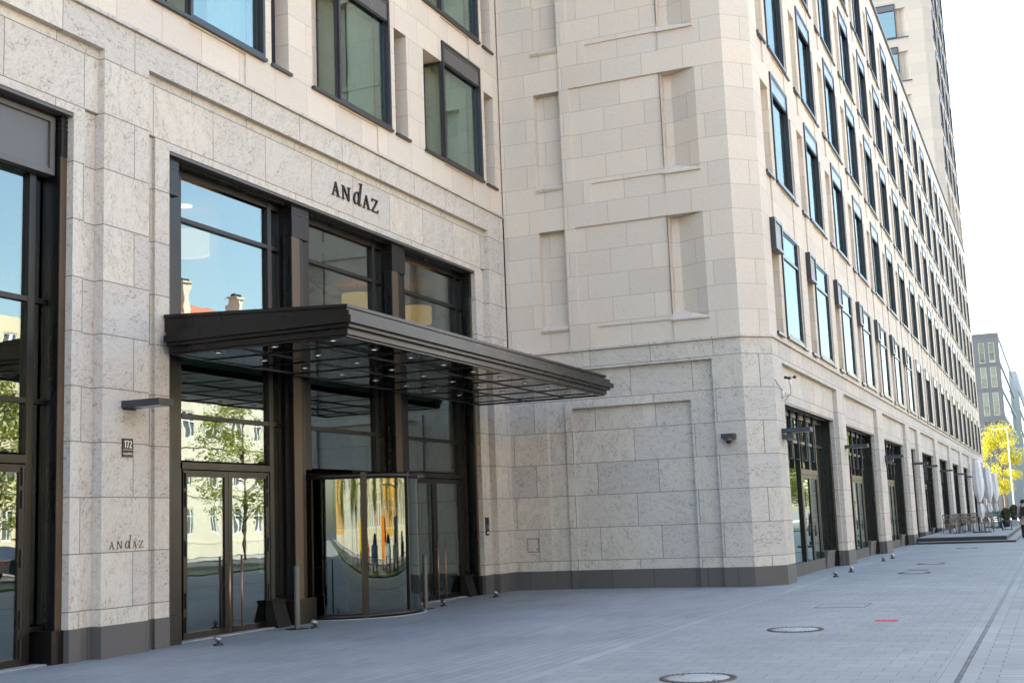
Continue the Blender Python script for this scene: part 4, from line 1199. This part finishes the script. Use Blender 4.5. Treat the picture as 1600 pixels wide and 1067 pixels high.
def parasol(loc, label, proto=[None]):
    if proto[0]: return dup(proto[0], None, loc, random.random()*6, label)
    t = thing('parasol', label, 'parasol', loc, 'closed pale parasols on the terrace')
    fold = lambda a, z: 1+.10*math.sin(a*8+z*1.3)+.05*math.sin(a*3+z*3)
    m = MB('fabric'); m.lathe((0, 0, 0), [(.07, 1.42), (.13, 1.60), (.215, 1.85), (.25, 2.1), (.245, 2.5), (.215, 3.0), (.18, 3.35), (.165, 3.44), (.0, 3.46)], 32, 0, wob=fold); m.build('cover', t, (0, 0, 0))
    m = MB('fabric'); m.lathe((.02, -.03, 0), [(.03, .62), (.10, .80), (.14, 1.05), (.12, 1.25), (.075, 1.40)], 24, 0, wob=lambda a, z: 1+.3*math.sin(a*5+z*4)); m.build('skirt', t, (0, 0, 0))
    m = MB('wood'); m.lathe((0, 0, 0), [(.082, 1.36), (.092, 1.40), (.082, 1.46)], 16); m.build('strap', t, (0, 0, 0))
    m = MB('wood'); m.tube([(.06, .06, .55), (.05, .05, 1.4)], .035, 8); m.build('inner_pole', t, (0, 0, 0))
    m = MB('white'); m.tube([(0, 0, .05), (0, 0, 1.4)], .035, 10); m.build('pole', t, (0, 0, 0))
    m = MB('black'); m.box(-.42, .42, -.42, .42, .0, .055); m.build('base', t, (0, 0, 0))
    proto[0] = t; return t
parasol((65, 3.42, TZ), 'closed pale parasol nearest and tallest on the terrace')
parasol((78, 3.58, TZ), 'closed pale parasol in the middle of the three')
parasol((95, 3.92, TZ), 'closed pale parasol farthest of the three')

# ------------------------------------------------------------------ foliage
def leaves(name, parent, mat, n, size, sampler, seed, origin=(0, 0, 0)):
    rnd = random.Random(seed); mb = MB(mat)
    for _ in range(n):
        c = Vector(sampler(rnd))
        d = Vector((rnd.gauss(0, 1), rnd.gauss(0, 1), rnd.gauss(0, .7))).normalized()
        e = d.orthogonal().normalized(); e.rotate(Matrix.Rotation(rnd.uniform(0, 6.28), 3, d))
        g = d.cross(e); s = size*rnd.uniform(.6, 1.3)
        mb.poly([c-e*s, c-g*s*.5+e*s*.1, c+e*s, c+g*s*.5+e*s*.1])
    return mb.build(name, parent, origin)
def planter(loc, label, s, bush, proto={}):
    t = thing('planter', label, 'planter', loc, 'potted shrubs on the terrace')
    st = MB('black')
    for a in (-.26, .26):
        for b in (-.26, .26): st.tube([(a*s, b*s, 0), (a*s, b*s, .55*s)], .014, 6)
    for z in (.06, .50):
        st.tube([(-.26*s, -.26*s, z*s), (.26*s, -.26*s, z*s), (.26*s, .26*s, z*s), (-.26*s, .26*s, z*s), (-.26*s, -.26*s, z*s)], .012, 6)
    st.build('stand', t, (0, 0, 0))
    m = MB('pot'); m.lathe((0, 0, 0), [(0, .2*s), (.17*s, .2*s), (.25*s, .62*s), (.22*s, .62*s), (.2*s, .56*s), (0, .56*s)], 20); m.build('pot', t, (0, 0, 0))
    def smp(r):
        while True:
            p = Vector((r.uniform(-1, 1), r.uniform(-1, 1), r.uniform(-1, 1)))
            if .5 < p.length < 1: return (p.x*.27*s, p.y*.27*s, (.92+p.z*.38)*s)
    leaves('shrub', t, bush, 1500, .045*s, smp, 5)
planter((68.2, 2.42, TZ), 'black pot with a rounded green brown shrub at the terrace edge', .86, 'dleaf')
planter((88, 2.62, TZ), 'black pot with a dark green shrub farther along the terrace edge', .95, 'dleaf')
m = MB('palefac'); m.box(79, 80, 2.2, 2.65, TZ, TZ+.34); m.box(79.05, 79.95, 2.25, 2.60, TZ+.34, TZ+.36)
tag(m.build('bench_box', None, (79.5, 2.4, TZ)), 'low pale box bench between the two potted shrubs', 'bench')

def tree(name, label, loc, h, crown, mat, n, size, seed, group=None, trunk_r=.11, low=.38, blobs=26):
    t = thing(name, label, 'tree', loc, group)
    rnd = random.Random(seed)
    tr = MB('bark'); top = h*.86
    bend = [(rnd.uniform(-.12, .12), rnd.uniform(-.12, .12)) for _ in range(6)]; bend[0] = (0, 0)
    pts = [(bend[k][0], bend[k][1], top*k/5) for k in range(6)]
    tr.tube(pts, [trunk_r*(1-.15*k) for k in range(6)], 9)
    cl = []
    for k in range(blobs):
        z = low+(1-low)*((k+.5)/blobs); a = rnd.uniform(0, 6.28)
        rr = crown*math.sin(math.pi*min(1, (z-low)/(1-low)*.86+.12))**.7*rnd.uniform(.45, 1.0)
        e = Vector((rr*math.cos(a), rr*math.sin(a), z*h+rnd.uniform(-.2, .2))); cl.append((e, crown*rnd.uniform(.20, .36)))
        s0 = max(low*h*.8, e.z-rr*rnd.uniform(.5, .9)); s0 = min(s0, top*.97)
        tr.tube([(0, 0, s0), (e.x*.5, e.y*.5, (s0+e.z)/2+.1), tuple(e)], [trunk_r*.34, trunk_r*.2, .008], 5)
    tr.build('trunk', t, (0, 0, 0))
    def smp(r):
        e, q = cl[r.randrange(len(cl))]
        v = Vector((r.gauss(0, .55), r.gauss(0, .55), r.gauss(0, .36))) * q
        return tuple(e+v*1.15)
    leaves('crown', t, mat, n, size, smp, seed+1)
    return t
tree('street_tree', 'bright yellow leaved street tree beyond the terrace', (135, 4.75, 0), 9.0, 2.25, 'yleaf', 7000, .10, 11, low=.30, blobs=34)

# ------------------------------------------------------------------ person at the right edge
def person():
    x, y = 62.9, 1.46
    t = thing('person', 'person walking away in a beige coat with black backpack and hat', 'person', (x, y, 0)); ORG[t.name] = (0, 0, 0)
    # walking away along +X ; local frame: forward = +x, left = +y
    J = {'pelvis': (0, 0, .95), 'spine': (.01, 0, 1.15), 'chest': (.0, 0, 1.36), 'neck': (.01, 0, 1.50), 'head': (.03, 0, 1.60), 'crown': (.02, 0, 1.72),
         'shl': (0, .17, 1.43), 'ell': (-.03, .23, 1.16), 'wrl': (.08, .22, .94), 'hdl': (.11, .21, .86),
         'shr': (0, -.17, 1.43), 'elr': (-.05, -.23, 1.16), 'wrr': (-.02, -.23, .92), 'hdr': (0, -.22, .84),
         'hil': (0, .09, .90), 'knl': (.10, .10, .50), 'anl': (-.02, .10, .10), 'tol': (.14, .11, .04),
         'hir': (0, -.09, .90), 'knr': (-.02, -.09, .49), 'anr': (-.26, -.09, .14), 'tor': (-.14, -.10, .03)}
    E = [('pelvis', 'spine'), ('spine', 'chest'), ('chest', 'neck'), ('neck', 'head'), ('head', 'crown'), ('chest', 'shl'), ('shl', 'ell'), ('ell', 'wrl'), ('wrl', 'hdl'),
         ('chest', 'shr'), ('shr', 'elr'), ('elr', 'wrr'), ('wrr', 'hdr'), ('pelvis', 'hil'), ('hil', 'knl'), ('knl', 'anl'), ('anl', 'tol'), ('pelvis', 'hir'), ('hir', 'knr'), ('knr', 'anr'), ('anr', 'tor')]
    rad = {'pelvis': .13, 'spine': .12, 'chest': .14, 'neck': .055, 'head': .095, 'crown': .08, 'shl': .065, 'ell': .048, 'wrl': .033, 'hdl': .035, 'shr': .065, 'elr': .048, 'wrr': .033, 'hdr': .035,
           'hil': .09, 'knl': .06, 'anl': .042, 'tol': .038, 'hir': .09, 'knr': .06, 'anr': .042, 'tor': .038}
    def skin(name, keys, edges, mat, grow=0.0, root=None):
        ks = list(keys); me = bpy.data.meshes.new(name)
        me.from_pydata([J[k] for k in ks], [(ks.index(a), ks.index(b)) for a, b in edges], []); me.materials.append(M[mat])
        o = bpy.data.objects.new(name, me); COL.objects.link(o); o.parent = t
        o.modifiers.new('skin', 'SKIN'); o.modifiers.new('sub', 'SUBSURF').render_levels = 2
        for k, s in zip(ks, me.skin_vertices[0].data): s.radius = (rad[k]+grow, rad[k]+grow)
        me.skin_vertices[0].data[ks.index(root or ks[0])].use_root = True
        return o
    skin('body', J, E, 'skin', 0, 'pelvis')
    up = ['pelvis', 'spine', 'chest', 'shl', 'ell', 'wrl', 'shr', 'elr', 'wrr']
    skin('coat', up, [e for e in E if e[0] in up and e[1] in up], 'coat', .03, 'pelvis')
    m = MB('coat'); m.lathe((0, 0, 0), [(.23, .62), (.21, .75), (.185, .95), (.17, 1.1)], 20, wob=lambda a, z: .85+.15*abs(math.sin(a))); m.build('coat_skirt', t, (0, 0, 0))
    lg = ['pelvis', 'hil', 'knl', 'anl', 'tol', 'hir', 'knr', 'anr', 'tor']
    skin('trousers', lg, [e for e in E if e[0] in lg and e[1] in lg], 'darkcloth', .018, 'pelvis')
    m = MB('darkcloth'); m.lathe((.02, 0, 1.63), [(.115, -.03), (.118, .03), (.10, .10), (.06, .14), (0, .15)], 18); m.build('hat', t, (0, 0, 0))
    m = MB('darkcloth'); m.hexa([(-.30, -.15, 1.02), (-.15, -.15, 1.02), (-.15, .15, 1.02), (-.30, .15, 1.02)], [(-.27, -.12, 1.44), (-.14, -.12, 1.44), (-.14, .12, 1.44), (-.27, .12, 1.44)])
    m.box(-.335, -.29, -.11, .11, 1.06, 1.24)
    for s in (-.11, .11): m.tube([(-.16, s, 1.40), (-.04, s, 1.53), (.13, s, 1.42), (.14, s*1.3, 1.2), (-.14, s*1.2, 1.06)], .018, 6)
    m.build('backpack', t, (0, 0, 0))
person()

# ------------------------------------------------------------------ far buildings on the right
def slate_block():
    X = 170.0; t = thing('office_building', 'grey slate clad office block with pairs of tall white framed windows', 'building', (X, 5, 0)); ORG[t.name] = (X, 5, 0)
    W = [(5.56, 6.28), (6.75, 7.47), (8.3, 9.0), (9.5, 10.2)]; Rw = [(19.32, 21.9), (16.17, 18.75), (12.60, 15.5), (1.0, 11.9)]
    mb = MB(['greyb', 'greyb2', 'palefac'])
    us = [5, 20]+[q for w in W for q in w]; zs = [0, 23.1]+[q for r in Rw for q in r]+[15.8, 15.95, 19.0, 19.1, 12.2, 12.35, 22.4]
    def f(u, z):
        for k, (a, b) in enumerate(Rw):
            for c, d in W:
                if inn(c, d, u) and inn(a, b, z): return (.28, -1) if k < 3 else (.15, 1)
        if inn(15.8, 15.95, z) or inn(19.0, 19.1, z) or inn(12.2, 12.35, z): return (-.06, 0)
        return (0, 1 if z > 22.4 else 0)
    hwall(mb, (X, 0, 0), (0, 1, 0), (1, 0, 0), us, zs, f)
    for z0, z1, m, d in ((0, 12.2, 0, 0), (12.2, 12.6, 2, -.15), (12.6, 15.6, 2, .1), (15.6, 16.0, 2, -.15), (16.0, 19.0, 2, .1), (19.0, 19.35, 2, -.15), (19.35, 22.4, 2, .1), (22.4, 23.1, 2, 0)):
        mb.box(X+.006, X+58, 5+max(d, -.05)+(.006 if d <= 0 else 0), 5.6, z0, z1, m)
    mb.box(X+.5, X+58, 5.7, 20, 0, 23.0, 1)
    mb.poly([(X, 5, 23.1), (X+58, 5, 23.1), (X+58, 20, 23.1), (X, 20, 23.1)], 1, (0, 0, 1))
    mb.build('clad_wall', t)
    src = None
    for a, b in Rw[:3]:
        for c, d in W:
            g = MB('lid'); rp = lambda m_, p, q, d0, d1, r, s, mat=0: m_.box(d0, d1, p, q, r, s, mat)
            g.ring(rp, c, d, a, b, .07, X-.03, X+.30); o = g.build('window', t)
            MB('glass').box(X+.10, X+.11, c+.07, d-.07, a+.07, b-.07).build('pane', o)
            MB('rollblind').box(X+.22, X+.26, c+.07, d-.07, a+1.2, b-.07).build('roller_blind', o)
    for k in range(11):
        for z in (12.75, 16.15, 19.5):
            if src is None: src = MB('darkglass').box(0, 4.6, -.02, .04, 0, 2.7).build('ribbon_window', t, (0, 0, 0)); o = src
            else: o = dup(src, t)
            o.location = (1.5+5.1*k, .085, z)
    m = MB('steel'); m.tube([(X+2, 9, 23.1), (X+2, 9, 25.2)], .05, 6); m.build('mast', t)
slate_block()
def pale_block():
    X = 232.0; t = thing('office_building', 'pale hazy office block farthest down the street at the right edge', 'building', (X, 4.4, 0)); ORG[t.name] = (X, 4.4, 0)
    mb = MB('palefac'); us = [4.4, 30]; zs = [0, 24]
    mb.box(X, X+90, 4.4, 30, 0, 24)
    for z in (6, 9.6, 13.2, 16.8, 20.4): mb.box(X-.1, X+90.1, 4.25, 4.39, z, z+.5)
    mb.build('wall', t)
    for z in (6.6, 10.2, 13.8, 17.4):
        MB('darkglass').box(X+2, X+88, 4.33, 4.395, z, z+2.4).build('ribbon_window', t)
pale_block()
def lamp_post():
    x, y = 128.0, 3.75
    t = thing('street_lamp', 'thin white street lamp with a flat arm beside the yellow tree', 'street lamp', (x, y, 0)); ORG[t.name] = (x, y, 0)
    MB('white').tube([(x, y, 0), (x, y, 8.6)], [.07, .035], 10).build('post', t)
    MB('white').box(x-.12, x+.12, y-.1, y+1.3, 8.58, 8.66).build('lamp_head', t)
lamp_post()

# ------------------------------------------------------------------ across the street (lit by the sun, mirrored in the glass)
def town_house(x0, x1, y, h, mat, label, roof, cols, rows, chim):
    t = thing('town_house', label, 'building', ((x0+x1)/2, y, 0)); ORG[t.name] = ((x0+x1)/2, y, 0)
    W = x1-x0; mb = MB([mat, 'sandpaint2']); us = [x0, x1]; zs = [0, h, .9]
    cw = W/cols; fh = (h-1.2)/rows
    for k in range(cols): us += [x0+cw*k+cw*.32, x0+cw*k+cw*.68]
    for j in range(rows): zs += [1.0+fh*j+fh*.18, 1.0+fh*j+fh*.74, 1.0+fh*j-.08, 1.0+fh*j+.08]
    def f(u, z):
        k = int((u-x0)//cw); q = (u-x0)/cw-k; j = int((z-1.0)//fh); s = (z-1.0)/fh-j
        if .32 < q < .68 and 0 <= j < rows and .18 < s < .74: return (.18, -1)
        if z < .9: return (-.06, 1)
        if j >= 0 and abs(z-1.0-fh*round((z-1.0)/fh)) < .09: return (-.07, 1)
        return (0, 0)
    hwall(mb, (0, y, 0), (1, 0, 0), (0, -1, 0), us, zs, f)
    for xx, n in ((x0, -1), (x1, 1)): mb.poly([(xx, y, 0), (xx, y-12, 0), (xx, y-12, h), (xx, y, h)], 0, (n, 0, 0))
    mb.poly([(x0, y-12, 0), (x1, y-12, 0), (x1, y-12, h), (x0, y-12, h)], 0, (0, -1, 0))
    mb.poly([(x0, y, h), (x1, y, h), (x1, y-12, h), (x0, y-12, h)], 1, (0, 0, 1))
    mb.build('wall', t)
    if roof:
        r = MB('terracotta'); a, b = y+.5, y-12.5
        r.poly([(x0-.3, a, h), (x1+.3, a, h), (x1-3, y-6, h+5.0), (x0+3, y-6, h+5.0)], 0, (0, 1, 1)); r.poly([(x0-.3, b, h), (x1+.3, b, h), (x1-3, y-6, h+5.0), (x0+3, y-6, h+5.0)], 0, (0, -1, 1))
        r.poly([(x0-.3, a, h), (x0-.3, b, h), (x0+3, y-6, h+5.0)], 0, (-1, 0, 1)); r.poly([(x1+.3, a, h), (x1+.3, b, h), (x1-3, y-6, h+5.0)], 0, (1, 0, 1)); ro = r.build('roof', t)
        for cx in chim:
            c = MB(['sandpaint2', 'black']); c.box(cx-.4, cx+.4, y-5.4, y-4.4, h+2, h+6.0, 0); c.box(cx-.5, cx+.5, y-5.5, y-4.3, h+6.0, h+6.15, 0); c.box(cx-.3, cx+.3, y-5.2, y-4.6, h+6.15, h+6.4, 1); c.build('chimney', ro)
    src = None
    for k in range(cols):
        for j in range(rows):
            if src is None:
                g = MB('white'); ww, hh = cw*.36, fh*.56
                g.ring(bx, 0, ww, 0, hh, .10, -.16, -.05); g.box(ww/2-.05, ww/2+.05, -.15, -.06, .1, hh-.1); g.box(.1, ww/2-.05, -.145, -.065, hh*.66, hh*.66+.07); g.box(ww/2+.05, ww-.1, -.145, -.065, hh*.66, hh*.66+.07)
                src = g.build('window', t, (0, 0, 0)); MB('greyb2').box(.1, ww-.1, -.17, -.14, .1, hh-.1).build('pane', src, (0, 0, 0)); o = src
            else: o = dup(src, t)
            o.location = (x0+cw*k+cw*.32-(x0+x1)/2, 0, 1.0+fh*j+fh*.18)
town_house(-120, -60, -31, 14.0, 'ochre', 'long ochre house far to the left across the street', True, 20, 4, (-100, -80))
town_house(-59.5, -20.5, -31, 16.0, 'sandpaint2', 'tall pale house to the left across the street', True, 14, 5, (-50, -30))
town_house(-20, 21.5, -31, 15.0, 'sandpaint', 'cream house with red roof nearest across the street', True, 13, 4, (-8, 10, 18))
town_house(22, 44, -31, 13.0, 'ochre', 'ochre house with flat roof across the street', False, 7, 4, ())
town_house(44.4, 66, -31, 15.0, 'sandpaint', 'cream house with flat roof across the street', False, 8, 4, ())
town_house(66.3, 92, -31, 14.9, 'sandpaint2', 'pale house with red roof and chimneys across the street', True, 9, 4, (71, 79, 86))
town_house(92.5, 120, -31, 12.0, 'sandpaint', 'low cream house across the street', False, 8, 3, ())
town_house(120.5, 175, -31, 16.0, 'sandpaint', 'large cream house farthest across the street', True, 14, 5, (130, 150, 165))
ROAD_TREES = ((44, -19.5, 9), (55, -7.8, 8), (63, -19, 10.5), (72, -8.5, 9), (86, -19, 11), (99, -8, 9.5), (112, -19, 10), (31, -8.5, 8.5), (20, -19, 9.5), (126, -8.2, 10), (150, -8, 11), (-3, -8, 9), (6, -19, 10), (9, -8.2, 8.5), (13.5, -19.5, 10), (26, -19, 10), (38, -19.2, 9), (-12, -19, 10), (-22, -8, 9), (-34, -8.2, 10), (-48, -19, 10), (-64, -8, 10), (106, -6.8, 9), (117, -7, 9.5), (135, -7.2, 10), (143, -8, 9), (-16, -7, 8), (-1, -6.8, 9), (3, -7.2, 8), (17, -6.9, 9), (25, -7.1, 8.5), (49.5, -19.5, 8))
ORD = ['first', 'second', 'third', 'fourth', 'fifth', 'sixth', 'seventh', 'eighth', 'ninth', 'tenth', 'eleventh', 'twelfth', 'thirteenth', 'fourteenth', 'fifteenth',
       'sixteenth', 'seventeenth', 'eighteenth', 'nineteenth', 'twentieth', 'twenty first', 'twenty second', 'twenty third', 'twenty fourth']
for far in (False, True):
    row = sorted([(k, *t) for k, t in enumerate(ROAD_TREES) if (t[1] < -15) == far], key=lambda q: q[1])
    for n, (k, x, y, h) in enumerate(row):
        tree('street_tree', 'green street tree, %s from the left in the row %s the road' % (ORD[n], 'beyond' if far else 'before'),
             (x, y, 0), h, 2.6, 'gleaf', 6500, .085, 40+k, 'green trees along the road', low=.26)

# ------------------------------------------------------------------ lamps seen through the upper bay windows
def drum_lamp(loc, label, proto=[None]):
    if proto[0]: return dup(proto[0], None, loc, None, label)
    t = thing('pendant_lamp', label, 'lamp', loc, 'warm drum lamps behind the upper bay windows')
    MB('lampglow').lathe((0, 0, 0), [(.40, 0), (.40, .42)], 28).build('lamp_shade', t, (0, 0, 0))
    m = MB('lampglow'); m.lathe((0, 0, .02), [(0, 0), (.39, 0)], 24); m.build('diffuser', t, (0, 0, 0))
    m = MB('black'); m.tube([(0, 0, .3), (0, 0, 1.2)], .012, 6); m.build('cord', t, (0, 0, 0))
    proto[0] = t; return t
drum_lamp((28.1, 14.55, 6.72), 'warm drum lamp behind the right upper bay window')
drum_lamp((27.0, 15.6, 7.0), 'warm drum lamp deeper inside behind the middle upper bay window')
drum_lamp((18.95, 14.6, 6.85), 'warm drum lamp behind the left upper bay window')
def chandelier():
    x, y, z = 23.6, 14.5, 6.75
    t = thing('chandelier', 'dark branched chandelier behind the middle upper bay window', 'lamp', (x, y, z)); ORG[t.name] = (x, y, z)
    m = MB('black'); m.tube([(x, y, z), (x, y, 7.7)], .02, 6)
    m.tube([(x-.55, y, z+.28), (x+.55, y, z-.02)], .022, 6); m.tube([(x-.5, y, z+.05), (x-.36, y, z+.24)], .018, 6); m.tube([(x+.1, y, z-.2), (x+.42, y, z+.02)], .018, 6); m.build('arms', t)
    for dx, dz in ((-.55, .3), (.5, .02), (-.5, .0), (.1, -.25)):
        m = MB('black'); m.lathe((x+dx, y, z+dz), [(.0, 0), (.10, .02), (.11, .07), (0, .08)], 14); m.build('lamp_head', t)
chandelier()
t_ = MB('ceilglow').lathe((18.62, 14.4, 7.68), [(0, 0), (.13, 0), (.13, .02)], 20).build('ceiling_lamp', None, (18.62, 14.4, 7.68))
tag(t_, 'round white ceiling lamp behind the left upper bay window', 'lamp')

# ------------------------------------------------------------------ traffic mirrored in the doors
for k, (nm, c) in enumerate((('white_paint', (.75, .75, .74)), ('dark_blue_paint', (.02, .03, .08)), ('silver_paint', (.45, .46, .47)), ('red_car_paint', (.45, .02, .02)), ('orange_paint', (.75, .22, .02)), ('yellow_paint', (.75, .50, .03)))):
    M[nm] = metal(nm, c, .25, .0, .03, 1, .6)
M['taillight'] = metal('red_lens', (.5, .01, .01), .2, 0, .02)
def car(name, label, cat, loc, paint, van=False, rz=0.0):
    t = thing(name, label, cat, loc, 'vehicles on the road', rz)
    L = 5.2 if van else 4.4; H = 2.1 if van else 1.45
    side = [(0, .35), (0, .80), (.15, .95), (1.05, 1.02), (1.75, H-.02), (2.3, H), (3.4 if not van else L-.15, H-.03), (L-.35 if not van else L, .98), (L, .90), (L, .35)]
    w = .88
    m = MB(paint); m.prism([(x-L/2, -w, z) for x, z in side], (0, 2*w, 0)); m.build('body', t, (0, 0, 0), recalc=True)
    g = [(1.22, 1.04), (1.80, H-.10), (3.3 if not van else 2.6, H-.10), (3.75 if not van else 2.6, 1.04)]
    for y in (-w-.004, w-.008): MB('black').prism([(x-L/2, y, z) for x, z in g], (0, .012, 0)).build('side_window', t, (0, 0, 0), recalc=True)
    MB('black').poly([(1.08-L/2, -.76, 1.05), (1.08-L/2, .76, 1.05), (1.72-L/2, .70, H-.06), (1.72-L/2, -.70, H-.06)]).build('windscreen', t, (0, 0, 0))
    for x in (.85, L-.9):
        for y in (-w-.01, w-.19):
            wh = MB('black'); wh.tube([(x-L/2, y, .32), (x-L/2, y+.2, .32)], .32, 20); o = wh.build('wheel', t, (0, 0, 0))
            r = MB('steel'); r.tube([(x-L/2, y-.006, .32), (x-L/2, y+.206, .32)], .2, 14); r.build('rim', o, (0, 0, 0))
    for y in (-.7, .45): MB('taillight').box(L/2, L/2+.02, y, y+.25, .72, .88).build('tail_light', t, (0, 0, 0)); MB('lens').box(-L/2-.02, -L/2, y, y+.25, .62, .76).build('headlight', t, (0, 0, 0))
    return t
car('parked_car', 'silver car on the road opposite the entrance', 'car', (24, -11.5, -.01), 'silver_paint')
car('parked_car', 'dark blue car on the near lane beside the lawn', 'car', (14.5, -11.6, -.01), 'dark_blue_paint')
car('delivery_van', 'white delivery van on the road', 'van', (31, -11.8, -.01), 'white_paint', True)
car('parked_car', 'red car on the road', 'car', (8, -11.5, -.01), 'red_car_paint')
car('parked_car', 'dark blue car with red tail lights driving away down the road', 'car', (41.5, -14.6, -.01), 'dark_blue_paint', False, math.pi)
car('delivery_van', 'orange van on the far lane', 'van', (22, -15.4, -.01), 'orange_paint', True, math.pi)
car('delivery_van', 'yellow van on the far lane', 'van', (2, -15.4, -.01), 'yellow_paint', True, math.pi)
car('parked_car', 'white car on the far lane', 'car', (72, -15.3, -.01), 'white_paint', False, math.pi)
car('parked_car', 'silver car far along the road', 'car', (84, -11.6, -.01), 'silver_paint')
def shelter():
    x, y = 76.0, -7.2
    t = thing('bus_shelter', 'bus shelter with pale flat roof beside the lawn', 'shelter', (x, y, 0)); ORG[t.name] = (x, y, 0)
    MB('white').box(x-3.2, x+3.2, y-.8, y+.9, 2.45, 2.60).build('roof', t)
    for dx in (-3, 0, 3): MB('lampmetal').box(x+dx-.04, x+dx+.04, y-.7, y-.62, .06, 2.45).build('post', t)
    MB('darkglass').box(x-2.95, x+2.95, y-.67, y-.655, .4, 2.2).build('glass_wall', t)
    MB('wood').box(x-2, x+1, y-.5, y-.1, .45, .50).build('bench', t)
    MB('orange_paint').box(x+1.6, x+2.6, y-.5, y, .06, 1.1).build('poster_box', t)
shelter()
